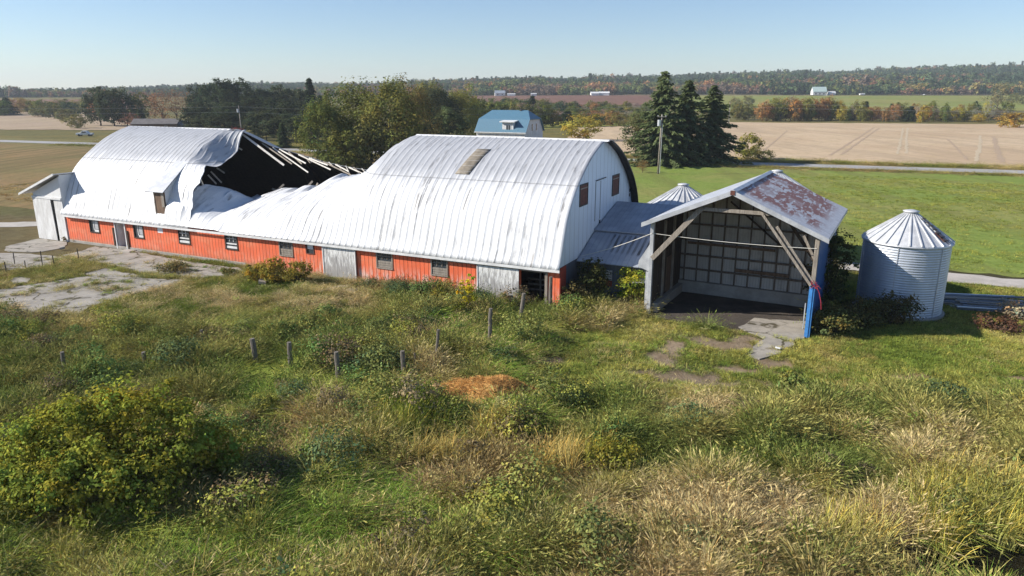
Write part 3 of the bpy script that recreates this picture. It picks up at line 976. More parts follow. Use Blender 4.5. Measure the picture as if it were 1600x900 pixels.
for y0, y1, z0, z1 in ((3.65, 5.2, 6.95, 8.4), (11.25, 12.9, 6.8, 8.33)):
    f = MB(); f.box(.0, .06, y0 - .1, y0, z0 - .1, z1 + .1).box(.0, .06, y1, y1 + .1, z0 - .1, z1 + .1).box(.0, .06, y0, y1, z1, z1 + .1).box(.0, .06, y0, y1, z0 - .1, z0)
    wf = f.build("gable_window", M['black_steel'], barn)
    MB().box(.0, .03, y0, y1, z0, z1).build("shutter", M['rust_frame'], wf)
    MB().box(.031, .05, y0, y1, z1 - .28, z1 - .2).build("shutter_bar", M['grey_wood'], wf)
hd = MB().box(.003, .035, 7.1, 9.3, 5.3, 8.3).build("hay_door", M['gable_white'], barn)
m = MB()
m.box(.003, .02, 7.05, 7.09, 5.25, 8.3).box(.003, .02, 9.31, 9.35, 5.25, 8.3).box(.036, .05, 8.18, 8.22, 5.3, 8.3)
m.beam((.06, 7.0, 8.42), (.06, 9.4, 8.46), .05, .06)
m.build("door_hardware", M['black_steel'], hd)
for y, z in ((8.3, 5.05), (16.3, 6.6), (16.25, 6.2)): MB().box(.0, .03, y - .12, y + .12, z - .14, z + .14).build("gable_hole", M['dark_void'], barn)

# hay loft, broken boards
MB().box(-54.8, -.12, .16, 17.7, 2.55, 2.7).build("loft_floor", M['loft_wood'], barn)
for i, (p, q) in enumerate((((-38.9, 9.15, 11.05), (-33.35, 9.0, 8.05)), ((-36.9, 9.9, 10.05), (-32.4, 9.1, 8.2)), ((-35.9, 10.3, 9.62), (-30.5, 9.2, 7.45)), ((-35.2, 10.5, 9.45), (-30.9, 9.4, 8.3)),
                            ((-34.3, 10.8, 9.2), (-31.6, 9.6, 8.2)), ((-33.3, 11.1, 8.95), (-28.6, 10.3, 7.7)), ((-32.2, 11.4, 8.6), (-29.2, 10.6, 8.1)), ((-30.6, 11.6, 8.3), (-26.6, 10.9, 7.2)), ((-29.3, 11.9, 8.05), (-27.1, 11.2, 7.5)), ((-27.8, 12.1, 7.8), (-24.8, 11.4, 7.1)))):
    MB().beam(p, q, .05, .13 if i else .2, (0, .3, 1)).build("roof_board", M['pale_wood'] if i % 3 != 1 else M['grey_wood'], barn)
m = MB()
for (p, q) in (((-40.2, 6.0, 7.4), (-39.2, 6.3, 6.3)), ((-40.0, 6.6, 7.7), (-39.0, 6.6, 7.25)), ((-40.2, 5.6, 7.1), (-39.5, 5.9, 6.2)), ((-39.6, 8.6, 9.9), (-38.6, 8.8, 9.4))):
    MB().beam(p, q, .06, .14).build("broken_batten", M['pale_wood'], barn)
m = MB()
for k in range(16):
    x = random.uniform(-38, -21); y = random.uniform(6.5, 14); a = random.uniform(0, 3.1); l = random.uniform(1.2, 3)
    MB().beam((x, y, 2.8 + random.random() * .6), (x + l * math.cos(a), y + l * math.sin(a) * .6, 3.0 + random.random() * 1.6), .06, .16).build("fallen_rafter", M['dark_wood'], barn)
for i in range(13):                                # split battens left along the broken edge
    x = -33 + i * .92; a = float(np.interp(x, TB[:, 0], TB[:, 1])); b = float(np.interp(x, TB[:, 0], TB[:, 2]))
    MB().beam((x, a + .1, b + .06), (x + random.uniform(.5, 1.5), a - random.uniform(.2, .9), b - random.uniform(.3, .75)), .05, .09).build("broken_batten", M['pale_wood'] if i % 2 else M['grey_wood'], barn)
for i, (x, y, z, sx_, sy_, rx, ry) in enumerate(((-34.4, 7.0, 4.6, 1.6, .9, .5, .3), (-32.4, 7.8, 4.9, 2.2, .8, .7, -.3), (-30.6, 8.6, 5.2, 1.5, .9, .4, .5), (-29.0, 9.0, 5.3, 1.8, .7, .8, .2), (-35.8, 7.4, 4.5, 1.2, .8, .2, -.4))):
    P_ = [[(x + u * sx_ * .5, y + v * sy_ + .1 * math.sin(u * 7), z + u * ry + v * rx + .06 * math.sin(u * 9)) for v in (-1, -.3, .3, 1)] for u in np.linspace(-1, 1, 9)]
    MB().grid(P_).build("torn_sheet", M['galv'], barn, True, solid=.02)
for (p, q) in (((-36.8, 7.6, 3.2), (-33.2, 8.6, 6.2)), ((-33.6, 8.8, 3.4), (-30.2, 9.4, 6.6)), ((-31.8, 9.6, 3.3), (-29.2, 9.0, 6.5)), ((-28.6, 9.8, 4), (-26.4, 9.8, 7.0)), ((-35.2, 9, 5.6), (-31.2, 9.6, 4.6))):
    MB().beam(p, q, .08, .18).build("fallen_rafter", M['grey_wood'], barn)
# curved rafters of the hanging back slope
for x in np.arange(-37.5, -20, 1.9):
    a, b = float(np.interp(x, TB[:, 0], TB[:, 1])), float(np.interp(x, TB[:, 0], TB[:, 2]))
    pts = [(x, 17.86 - (-.34 + (y + .34) * (17.86 - a + .34) / 9.27) - .16, E0 + (z - E0) * (b - E0) / (11.4 - E0) - .14) for y, z in AC[2::5]]
    m = MB()
    for p, q in zip(pts[:-1], pts[1:]): m.beam(p, q, .07, .16)
    m.build("rafter", M['dark_wood'], barn)

# hay chute standing out of the front roof
cx0, cx1 = -41.5, -40.05
f = MB().box(cx0, cx1, .18, .26, 3.85, 6.0).build("chute", M['brown_wood'], barn)
MB().prism([(cx1 - .06, .27, 3.9), (cx1 - .06, .27, 6.05), (cx1 - .06, 3.1, 8.35), (cx1 - .06, 1.2, 6.3)], (.07, 0, 0)).build("side_wall", M['white_rib'], f)
MB().prism([(cx0, .27, 3.9), (cx0, .27, 6.05), (cx0, 3.1, 8.35), (cx0, 1.2, 6.3)], (.07, 0, 0)).build("side_wall", M['white_rib'], f)
MB().prism([(-42.3, -.1, 5.98), (-39.85, -.1, 5.98), (-39.95, 3.25, 8.55), (-41.6, 3.25, 8.55)], (0, -.03, .06)).build("chute_roof", M['galv'], f)
MB().box(cx0 + .02, cx0 + .12, .14, .18, 3.85, 6.0).box(cx1 - .4, cx1 - .06, .12, .178, 4.6, 5.9).build("board", M['grey_wood'], f)

# ================================================================== WHITE SIDE SHED at the far end
ss = thing("white_side_shed", "small white lean-to shed with a sliding door at the far end of the red barn", "shed", bw(-57.5, 0), ANG)
def S(x): return x + 57.5
wl, wr = S(-60.0), S(-55.12)
m = MB(); m.box(wl, wl + .12, .05, 8, 0, 4.7).box(wr - .12, wr, .05, 8, 0, 6.9).box(wl + .12, wr - .12, 7.9, 8, 0, 4.7)
m.build("side_wall", M['white_rib'], ss)
m = MB(); wall_x(m, wl, wr, 0, 4.55, -.08, .1, [(wl + .35, wr - 1.35, 0, 4.3)]); m.build("front_wall", M['white_old'], ss)
MB().prism([(wl + .2, -.06, 4.56), (wr, -.06, 4.56), (wr, -.06, 6.75), (wl + .2, -.06, 4.9)], (0, .1, 0)).build("gable_panel", M['white_rib'], ss)
MB().box(wl + .1, wr - .02, -.2, -.09, 4.36, 4.56).build("door_track", M['white_trim'], ss)
MB().prism([(wl + .3, -.16, .02), (wr - 1.62, -.16, .02), (wr - 1.78, -.16, 4.34), (wl + .18, -.16, 4.34)], (0, .06, 0)).build("sliding_door", M['white_old'], ss)
MB().prism([(wl - 1.3, -.62, 4.66), (wr + .15, -.62, 7.0), (wr + .15, 8.2, 7.0), (wl - 1.3, 8.2, 4.66)], (0, 0, .10)).build("roof", M['galv'], ss)
MB().prism([(wl - 1.32, -.66, 4.58), (wr + .17, -.66, 6.92), (wr + .17, -.66, 7.14), (wl - 1.32, -.66, 4.80)], (0, .038, 0)).build("fascia", M['white_trim'], ss)

# ================================================================== LINK BUILDING between barn and open shed
lk = thing("link_building", "low grey-blue metal-roofed link building between the barn gable and the open shed", "shed", bw(3.1, 3.6), ANG)
def K(x, y, z): return (x - 3.1, y - 3.6, z)
def kroof(m_, y0, z0, y1, z1, x0=.08, x1=6.2, th=.07):
    m_.prism([K(x0, y0, z0), K(x1, y0, z0), K(x1, y1, z1), K(x0, y1, z1)], (0, 0, th))
m = MB(); kroof(m, 3.1, 2.86, 7.05, 4.45); m.build("lower_roof", M['linkroof'], lk)
m = MB(); kroof(m, 6.9, 4.56, 12.6, 6.05, .08, 6.4); m.build("upper_roof", M['linkroof'], lk)
m = MB(); wall_x(m, -2.98, 2.75, 0, 2.85, 0.1, .12, [(1.75, 2.75, 1.5, 2.4)]); m.build("front_wall", M['slate_x'], lk)
MB().box(-2.98, 2.9, 8.9, 9.0, 0, 6.0).box(-2.98, 2.9, .3, 8.8, 0, .05).build("rear_wall", M['slate'], lk)
w_ = MB().box(-1.22, -.42, .03, .1, 1.55, 2.3).build("window", M['white_old'], lk)
m = MB()
for k in range(4): m.box(-1.2, -.44, .0, .03, 1.6 + k * .18, 1.66 + k * .18)
m.build("slat", M['grey_wood'], w_)
MB().box(-1.24, -.4, .02, .1, 1.1, 1.5).build("red_panel", M['red_trim'], lk)
MB().prism([(1.2, -.9, 1.75), (2.9, -.9, 1.95), (2.9, .1, 2.35), (1.2, .1, 2.2)], (0, 0, .04)).build("awning", M['galv'], lk)
# ================================================================== OPEN SHED
SHX, SHY, _ = bw(11.32, 1.5)
shed = thing("open_shed", "tall open-fronted shed with diagonal timber braces and a rust-streaked gable roof", "shed", (SHX, SHY, 0), ANG - R(3))
HW, RZ, EZ, DEP = 5.25, 8.98, 6.45, 12.4
def rz_(x): return RZ - abs(x) * (RZ - EZ) / 5.85
for sgn, mt in ((-1, M['galv']), (1, M['rusty'])):
    xs_ = np.linspace(0, 5.85, 14); ys_ = np.linspace(-.55, DEP + .3, 40)
    P = [[(sgn * x, y, rz_(x) + .02 + .018 * (vnoise(x * 1.1, y * .9) - .5) + (.02 if (i % 2) else 0)) for x in xs_] for i, y in enumerate(ys_)]
    if sgn > 0: P = [r[::-1] for r in P]
    o = MB().grid(P).build("roof_slope", mt, shed, False, solid=.05)
    if sgn > 0: o['label'] = "galvanised roof slope blotched with red rust"
    MB().prism([(0 if sgn > 0 else -.001, -.62, RZ + .07), (sgn * 5.9, -.62, EZ + .05), (sgn * 5.9, -.62, EZ - .25), (0 if sgn > 0 else -.001, -.62, RZ - .24)], (0, .06, 0)).build("rake_board", M['galv'], shed)
MB().prism([(-.25, -.6, RZ + .0), (0, -.6, RZ + .13), (.25, -.6, RZ + .0)], (0, DEP + .9, 0)).build("ridge_cap", M['galv'], shed)
MB().box(-.14, .14, -.66, -.622, RZ - .22, RZ + .06).build("ridge_patch", M['rust_frame'], shed)
MB().box(5.8, 5.86, -.5, DEP + .3, EZ - .2, EZ - .02).build("eave_board", M['galv'], shed)
# posts
MB().box(-HW - .14, -HW + .12, -.14, .12, 0, 6.6).build("corner_post", M['galv'], shed, bevel=.015)
pr = MB().box(HW - .16, HW + .10, -.14, .12, 3.5, 6.6).build("corner_post", M['grey_wood'], shed, bevel=.015)
MB().box(HW - .2, HW + .12, -.2, .08, -.1, 3.5).box(HW - .03, HW + .01, -.24, -.2, 0, 3.48).build("blue_post_cover", M['blue_bright'], pr)
MB().box(HW - .36, HW - .30, -.12, -.05, .5, 2.2).build("loose_strip", M['galv'], pr)
m = MB()
for k in range(16):
    a = Vector((HW - .05 + random.uniform(-.15, .3), -.22 + random.uniform(-.08, .04), 3.55 + random.uniform(-.25, .25)))
    m.tube([a, a + Vector((random.uniform(-.12, .2), random.uniform(-.05, .05), random.uniform(-.15, .12))), a + Vector((random.uniform(-.1, .35), 0, random.uniform(-.35, .1)))], .017, 4)
m.tube([(HW + .1, -.2, 3.5), (HW + .4, -.18, 3.0), (HW + .55, -.1, 2.4), (HW + .6, 0, 1.9)], .028, 5)
m.build("tangled_twine", M['red_vine'], pr)
MB().prism([(-HW - .14, 0, 5.0), (-HW - .14, 0, 3.0), (-HW - .95, 0, 3.3), (-HW - .9, 0, 3.7)], (0, .03, 0)).box(-HW - .36, -HW - .15, 0, .03, 0, 2.98).build("front_wing", M['galv'], shed)
# braces and collar
MB().beam((-HW + .1, -.2, 4.0), (-2.0, -.2, 7.72), .34, .12, (0, 1, 0)).build("brace", M['grey_wood'], shed, bevel=.01)
MB().beam((HW - .12, -.24, 3.4), (1.85, -.24, 7.65), .17, .12, (0, 1, 0)).build("brace", M['grey_wood'], shed, bevel=.01)
MB().beam((HW + .02, -.10, 3.5), (2.75, -.10, 6.9), .2, .12, (0, 1, 0)).build("brace", M['grey_wood'], shed, bevel=.01)
MB().box(-2.3, 2.3, -.16, -.04, 7.55, 7.78).build("collar_beam", M['grey_wood'], shed, bevel=.01)
for sgn in (-1, 1):
    MB().beam((0, .02, RZ - .18), (sgn * 5.3, .02, rz_(5.3) - .18), .1, .22).build("rafter", M['dark_wood'], shed)
    for y in (2.3, 4.6):
        MB().beam((0, y, RZ - .16), (sgn * 5.3, y, rz_(5.3) - .16), .1, .22).build("rafter", M['dark_wood'], shed)
MB().beam((HW - .15, .3, 5.0), (HW - .9, .3, 6.4), .1, .16).build("brace", M['grey_wood'], shed)
MB().beam((HW - .2, 2.3, 4.3), (2.9, 2.3, 7.2), .14, .2).build("brace", M['dark_wood'], shed)
# walls
BYW = 7.0
m = MB(); m.prism([(-HW + .12, BYW, .95), (HW - .1, BYW, .95), (HW - .1, BYW, rz_(HW) - .1), (0, BYW, RZ - .1), (-HW + .12, BYW, rz_(HW) - .1)], (0, .06, 0))
bwall = m.build("back_wall", M['shed_in'], shed)
m = MB()
for k in range(11):
    x = -4.8 + k * .96; m.box(x - .05, x + .05, BYW - .12, BYW - .003, .95, rz_(x) - .15)
m.build("stud", M['stud_wood'], bwall)
m = MB()
for z in (1.9, 3.0, 4.2, 5.4, 6.4): m.box(-HW + .15, HW - .12, BYW - .2, BYW - .123, z - .07, z + .07)
m.build("girt", M['stud_wood'], bwall)
MB().box(-.9, 2.9, BYW - .26, BYW - .205, 2.05, 2.3).box(-4.6, 1.8, BYW - .26, BYW - .205, 3.85, 4.05).build("plank", M['brown_wood'], bwall)
MB().beam((-1.6, BYW - .3, 7.3), (4.9, BYW - .3, 2.2), .08, .22, (0, 1, 0)).build("diagonal_brace", M['dark_wood'], bwall)
MB().box(-HW + .12, HW - .1, BYW - .35, BYW - .002, 0, .94).box(-HW + .1, -HW + .5, .3, BYW - .36, 0, .7).build("concrete_curb", M['concrete'], shed, bevel=.02)
lw = MB().box(-HW - .02, -HW + .08, .13, DEP, 0, rz_(HW) - .06).build("side_wall", M['dark_wood'], shed)
m = MB()
for k in range(14): m.box(-HW + .081, -HW + .1, .3 + k * .48, .66 + k * .48, .72, 6.2)
m.build("wall_boards", M['dark_wood'], lw)
m = MB()
for y in (2.3, 4.6): m.box(-HW + .1, -HW + .26, y - .08, y + .08, .7, 6.3)
m.build("stud", M['grey_wood'], lw)
MB().box(-HW + .101, -HW + .15, 3.3, 4.4, .72, 3.4).build("plank_door", M['brown_wood'], lw)
MB().box(-HW - .1, -HW - .021, .13, DEP, 0, rz_(HW) - .06).build("side_cladding", M['galv'], shed)
rw = MB().box(HW + .0, HW + .07, .13, DEP, 0, rz_(HW) - .06).build("side_wall", M['blue'], shed)
MB().box(HW - .1, HW - .003, .13, BYW, 0, rz_(HW) - .08).build("wall_lining", M['dark_wood'], rw)
MB().prism([(-HW - .1, DEP, 0), (HW + .07, DEP, 0), (HW + .07, DEP, rz_(HW) - .06), (0, DEP, RZ - .06), (-HW - .1, DEP, rz_(HW) - .06)], (0, .06, 0)).build("rear_wall", M['blue'], shed)
fl = [shed.matrix_basis] 
SM = Matrix.Translation((SHX, SHY, 0)) @ Matrix.Rotation(ANG - R(3), 4, 'Z')
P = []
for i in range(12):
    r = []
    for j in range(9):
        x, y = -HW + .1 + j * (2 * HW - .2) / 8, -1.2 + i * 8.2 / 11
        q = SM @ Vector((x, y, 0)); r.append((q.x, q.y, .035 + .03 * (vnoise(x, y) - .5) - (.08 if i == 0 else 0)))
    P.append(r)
o = MB().grid([r[::-1] for r in P]).build("dirt_floor", M['shaded_muck'], None, True)
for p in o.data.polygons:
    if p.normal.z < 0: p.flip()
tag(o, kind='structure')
# rope across the opening and on to the barn
def sag(p, q, s, n=14):
    p, q = Vector(p), Vector(q)
    return [p.lerp(q, k / n) - Vector((0, 0, s * 4 * (k / n) * (1 - k / n))) for k in range(n + 1)]
a, b, c = Vector(bw(.2, 3.7, 3.15)), SM @ Vector((-HW, -.16, 5.75)), SM @ Vector((HW - .03, -.16, 5.75))
tag(MB().tube(sag(a, b, .12), .022, 5).build("rope", M['rope']), "thin pale rope slung from the barn corner to the open shed's left post", "rope")
tag(MB().tube(sag(b, c, .12), .022, 5).build("rope", M['rope']), "thin pale rope stretched across the open shed's front", "rope")


# ================================================================== SILOS
def silo(cx, cy, r, eave, cone, label, ladder=False):
    root = thing("grain_silo", label, "silo", (cx, cy, 0), R(-25))
    n = 96; pitch = .17; zs = np.arange(.12, eave - .02, pitch / 4)
    A = np.linspace(0, 2 * math.pi, n, endpoint=False)
    rad = r + .022 * np.sin(2 * math.pi * zs / pitch)
    V = np.stack([np.outer(rad, np.cos(A)), np.outer(rad, np.sin(A)), np.repeat(zs[:, None], n, 1)], -1).reshape(-1, 3)
    i, j = np.meshgrid(np.arange(len(zs) - 1), np.arange(n), indexing='ij')
    Fq = np.stack([i * n + j, i * n + (j + 1) % n, (i + 1) * n + (j + 1) % n, (i + 1) * n + j], -1).reshape(-1, 4)
    me = np_mesh("wall", V, Fq, None, True); me.materials.append(M['silo'])
    o = link(bpy.data.objects.new("wall", me)); o.parent = root
    for k in range(6):
        t = k * math.pi / 3 + .3
        MB().beam((math.cos(t) * (r + .03), math.sin(t) * (r + .03), .1), (math.cos(t) * (r + .03), math.sin(t) * (r + .03), eave - .05), .05, .03, (math.cos(t), math.sin(t), 0)).build("wall_seam", M['galv'], o)
    ra, rb, nseg = r + .14, .42, 24
    V, Fc = MB(), None
    zt = eave + cone
    rows = []
    for k in range(nseg * 2 + 1):
        t = 2 * math.pi * k / (nseg * 2)
        rows.append([(math.cos(t) * ra, math.sin(t) * ra, eave - .06), (math.cos(t) * (ra - .02), math.sin(t) * (ra - .02), eave + .03), (math.cos(t) * rb, math.sin(t) * rb, zt)])
    rf = MB().grid([q[::-1] for q in rows[::-1]]).build("roof", M['siloroof'], root, False, solid=.03)
    m = MB()
    for k in range(nseg):
        t = 2 * math.pi * k / nseg
        c_, s_ = math.cos(t), math.sin(t)
        m.beam((c_ * ra, s_ * ra, eave + .06), (c_ * rb, s_ * rb, zt + .04), .07, .09)
    m.build("roof_ribs", M['siloroof'], rf)
    prof = [(rb + .02, zt - .06), (rb + .02, zt + .16), (rb + .1, zt + .17), (rb + .1, zt + .22), (.2, zt + .30), (.01, zt + .31)]
    MB().grid([[(math.cos(t) * p[0], math.sin(t) * p[0], p[1]) for p in prof] for t in np.linspace(0, 2 * math.pi, 25)]).build("cap", M['siloroof'], root, True)
    MB().tube([(0, 0, 0), (0, 0, .12)], r + .2, 48).build("base", M['concrete'], root)
    if ladder:
        m = MB(); t = R(25) + R(-57)
        for da in (-.075, .075):
            c_, s_ = math.cos(t + da * .6), math.sin(t + da * .6)
            m.beam((c_ * ra * .98, s_ * ra * .98, eave + .17), (c_ * .8, s_ * .8, zt - .1), .03, .03)
        for k in range(7):
            f_ = .12 + k * .115; q = ra + (rb - ra) * f_; z = eave + cone * f_ + .13
            c_, s_ = math.cos(t), math.sin(t)
            m.beam((c_ * q + s_ * .28, s_ * q - c_ * .28, z), (c_ * q - s_ * .28, s_ * q + c_ * .28, z), .05, .05)
        m.build("roof_ladder", M['black_steel'], root)
        m = MB()
        for k in range(3):
            f_ = .14 + k * .1; q = ra + (rb - ra) * f_; z = eave + cone * f_ + .03
        MB().prism([(math.cos(t + d) * q_, math.sin(t + d) * q_, eave + cone * (ra - q_) / (ra - rb) + .06) for d, q_ in ((-.09, ra * .9), (.09, ra * .9), (.13, ra * .66), (-.13, ra * .66))], (0, 0, .05)).build("roof_hatch", M['rust_frame'], root)
    return root


_sx, _sy = at(1399, 499); _k = 1 + 2.75 / math.hypot(_sx, _sy); SILO = (_sx * _k, _sy * _k)
silo(*SILO, 2.75, 5.1, 1.8, "near corrugated grain silo right of the open shed with a ladder on its roof", True)
x, y = at(1068, 288, 7.05); silo(x, y, 3.2, 5.0, 1.85, "grain silo whose cone rises behind the low link roof beside the barn")
x, y = at(1215, 266, 8.05); silo(x, y, 4.15, 5.4, 2.4, "grain silo mostly hidden behind the open shed, only its cone above the rusty slope")

# ================================================================== HOUSES
def house(name, label, loc, rz, L_, D_, zw, zr, wm, rm, wins=(), hip=0, rise=None, over=.4, group=None, cat="house"):
    """plain gabled or gambrel house, local x along the ridge, front at y=-D/2"""
    t = thing(name, label, cat, loc, rz, group)
    hl, hd = L_ / 2, D_ / 2
    prof = [(-hd, zw), (0, zr), (hd, zw)] if rise is None else [(-hd, zw), (-hd * .62, zw + rise), (0, zr), (hd * .62, zw + rise), (hd, zw)]
    wall = MB().prism([(-hl, -hd, 0), (-hl, hd, 0)] + [(-hl, a, b - .05) for a, b in prof[::-1] if not (hip and abs(a) < 1e-6)], (L_, 0, 0)).build("wall", wm, t)
    hl2 = hl + over; k_ = 1 + over / hd * .5
    m = MB()
    for (a, b), (c, d) in zip(prof[:-1], prof[1:]):
        lo, hi = (0 if a == -hd else 1), (0 if c == hd else 1)
        a2, c2 = a * (k_ if not lo else 1), c * (k_ if not hi else 1)
        b2 = b - (0 if lo else .28 * (1 if rise else .5)); d2 = d - (0 if hi else .28 * (1 if rise else .5))
        ia = hip if abs(a) < 1e-6 else 0; ic = hip if abs(c) < 1e-6 else 0
        m.prism([(-hl2 + ia, a2, b2), (hl2 - ia, a2, b2), (hl2 - ic, c2, d2), (-hl2 + ic, c2, d2)], (0, 0, .14))
    if hip:
        for sg in (-1, 1):
            m.prism([(sg * hl2, -hd * .62, zw + rise + .02), (sg * (hl2 - hip), 0, zr + .02), (sg * hl2, hd * .62, zw + rise + .02)], (0, 0, .13))
    m.build("roof", rm, t)
    for (side, u_, z0, w, h) in wins:
        y = -hd - .03
        fr = MB()
        if side == 'f': fr.box(u_ - w / 2, u_ + w / 2, y, y + .06, z0, z0 + h); pn = MB().box(u_ - w / 2 + .12, u_ + w / 2 - .12, y - .02, y, z0 + .12, z0 + h - .12)
        else: fr.box(hl, hl + .05, u_ - w / 2, u_ + w / 2, z0, z0 + h); pn = MB().box(hl + .05, hl + .07, u_ - w / 2 + .12, u_ + w / 2 - .12, z0 + .12, z0 + h - .12)
        f = fr.build("window", M['white_trim'], t); pn.build("pane", M['glass'], f)
    return t


hx, hy = (797 - 800) / 1160.7 * 202, 202
hs_ = house("farmhouse", "white farmhouse with a blue metal gambrel roof and front dormer beyond the barn", (hx, hy, 0), R(-24), 14.2, 13.0, 5.05, 10.3, M['white_old'], M['house_roof'],
            [('f', -2.6, 2.4, 1.1, 1.4), ('f', 4.6, 2.4, 1.1, 1.4), ('s', -1.4, 5.0, .9, 2.0), ('s', 1.6, 5.0, .9, 2.0)], 2.2, 3.0, .5)
d = MB().box(.5, 3.7, -6.2, -3.4, 4.9, 7.4).build("dormer", M['white_old'], hs_)
MB().prism([(-.1, -6.8, 7.42), (4.3, -6.8, 7.42), (4.3, -2.4, 7.9), (-.1, -2.4, 7.9)], (0, 0, .22)).build("dormer_roof", M['white_trim'], d)
w_ = MB().box(1.5, 3.0, -6.25, -6.2, 5.3, 6.8).build("window", M['white_trim'], d); MB().box(1.65, 2.2, -6.27, -6.25, 5.4, 6.7).box(2.3, 2.85, -6.27, -6.25, 5.4, 6.7).build("pane", M['glass'], w_)
MB().box(3.0, 3.5, -.4, .1, 9.4, 10.9).build("vent_pipe", M['black_steel'], hs_)
MB().box(-7.6, 7.6, -7.0, -6.85, 4.62, 4.85).build("eave_board", M['white_trim'], hs_)

bx = (240 - 800) / 1160.7 * 298
house("bungalow", "dark low bungalow with a grey roof among the trees beyond the collapsed barn end", (bx, 298, 0), R(8), 17, 9, 3.0, 4.8, M['brown_wood'], rough_mat('grey_shingle', (.16, .145, .14), (.12, .11, .105), .6),
      [('f', -5, 1.0, 1.6, 1.2), ('f', -1, 1.0, 1.6, 1.2), ('f', 4.5, 1.0, 1.2, 1.2)])
house("garage", "dark blue-grey garage beside the bungalow", ((270 - 800) / 1160.7 * 300, 300, 0), R(8), 9, 8, 2.7, 4.0, M['slate_x'], M['slate_x'], [('f', 0, .3, 3, 2)], cat="garage")


def far(px, y): x = (px - 800) / 1160.7 * y; return (x, y, g1(x, y))


pale_green = rough_mat('pale_green_roof', (.45, .55, .52), (.4, .5, .47), .5, .6)
grey_roof = rough_mat('grey_far_roof', (.30, .33, .37), (.26, .29, .33), .5, .6)
house("far_farmhouse", "distant white house with a pale green roof at the foot of the wooded hill", far(1279, 965), R(-4), 17, 10, 5, 11, M['white_old'], pale_green, [('f', -5, 1.5, 2, 1.8), ('f', 0, 1.5, 2, 1.8), ('f', 5, 1.5, 2, 1.8)])
house("far_shed", "small white shed right of the distant pale-green-roofed house", far(1299, 968), R(3), 9, 6, 3, 5.5, M['white_old'], M['white_old'], cat="shed")
house("far_farmhouse", "distant white house with a grey roof, leftmost of the far white buildings", far(781, 962), R(5), 13, 9, 3.8, 7, M['white_old'], grey_roof, [('f', -3, 1.2, 2, 1.5), ('f', 3, 1.2, 2, 1.5)])
house("far_trailer", "low white trailer beside the distant grey-roofed house", far(799, 958), R(-3), 10, 4, 2.6, 3.2, M['white_old'], M['white_trim'], cat="trailer")
house("far_trailer", "lone small white trailer in the middle of the distant ploughed rise", far(834, 958), R(2), 7, 4, 3, 3.6, M['white_old'], M['white_trim'], cat="trailer")
house("far_barn", "distant white barn, left one of the pair under the wood", far(929, 962), R(4), 10, 8, 3.2, 5, M['white_old'], M['white_trim'], cat="barn")
house("far_barn", "distant long white barn, right one of the pair under the wood", far(944, 966), R(-6), 13, 8, 3.4, 5.2, M['white_old'], M['white_trim'], cat="barn")
house("far_trailer", "distant white camper trailer on the lane right of the pale-green-roofed house", far(1347, 962), R(2), 6, 3, 2.6, 2.9, M['white_old'], M['white_trim'], cat="trailer")


def truck(label, loc, rz):
    t = thing("parked_truck", label, "truck", loc, rz)
    MB().prism([(-2.7, -.95, .5), (2.7, -.95, .5), (2.7, -.95, 1.05), (1.4, -.95, 1.15), (.8, -.95, 1.85), (-.7, -.95, 1.9), (-1.0, -.95, 1.2), (-2.7, -.95, 1.15)], (0, 1.9, 0)).build("body", M['white_trim'], t, bevel=.06)
    MB().box(-.65, .75, -.97, -.955, 1.25, 1.75).build("side_window", M['glass'], t)
    for x in (-1.7, 1.7):
        for y in (-.9, .9):
            MB().tube([(x, y - .12, .38), (x, y + .12, .38)], .38, 14).build("wheel", M['black_steel'], t)
    return t


truck("white pickup truck parked by the road beyond the brown field", ((123 - 800) / 1160.7 * 262, 262, 0), R(6))
truck("tiny white truck on the far lane below the wooded hill", far(1445, 966), R(0))

# ================================================================== POLES, WIRES
def pole(label, x, y, h, tilt=0, transformer=False, arm=1.6):
    t = thing("utility_pole", label, "utility pole", (x, y, 0), R(-10))
    top = (tilt * h, 0, h)
    MB().tube([(0, 0, -.3), top], [.19, .12], 10).build("pole", M['grey_wood'], t, True)
    if arm:
        MB().box(tilt * h - arm / 2, tilt * h + arm / 2, -.16, -.05, h - .5, h - .37).build("crossarm", M['grey_wood'], t)
        m = MB()
        for k in (-.45, 0, .45): m.tube([(tilt * h + k * arm, -.1, h - .37), (tilt * h + k * arm, -.1, h - .15)], .06, 6)
        m.build("insulator", M['white_trim'], t)
    if transformer:
        m = MB().tube([(tilt * h * .86 - .42, -.1, h - 2.1), (tilt * h * .86 - .42, -.1, h - 1.0)], .33, 14)
        m.build("transformer", M['galv'], t)
        MB().tube([(tilt * h * .4 + .22, -.2, .2), (tilt * h * .8 + .22, -.2, h * .85)], .05, 6).build("conduit", M['galv'], t)
    return t


pole("grey utility pole with a transformer beside the three big spruces", 27.9, 138, 11.1, .018, True)
pole("thin utility pole with a transformer standing behind the torn barn roof", (371 - 800) / 1160.7 * 238, 238, 11, 0, True, 0)
pole("leaning wooden utility pole in the stubble field behind the rightmost spruce", 97, 330, 11, .02, True, 0)
W0 = [(-260, 262, 10.2), (-88, 238, 10.7), (-20, 228, 10.3)]
W1 = [(-20, 228, 10.3), (60, 300, 10.2), (103.5, 330, 10.6), (230, 262, 10.2)]
for dz, w in ((0, "upper"), (-1.7, "lower")):
    for pts, wh in ((W0, "the left field and the conifers"), (W1, "the stubble field and the spruces")):
        m = MB()
        for p, q in zip(pts[:-1], pts[1:]):
            m.tube(sag((p[0], p[1], p[2] + dz), (q[0], q[1], q[2] + dz), .7, 18), .022, 4)
        tag(m.build("power_line", M['wire']), f"{w} thin power line strung past {wh}", "power line", "power lines along the road")

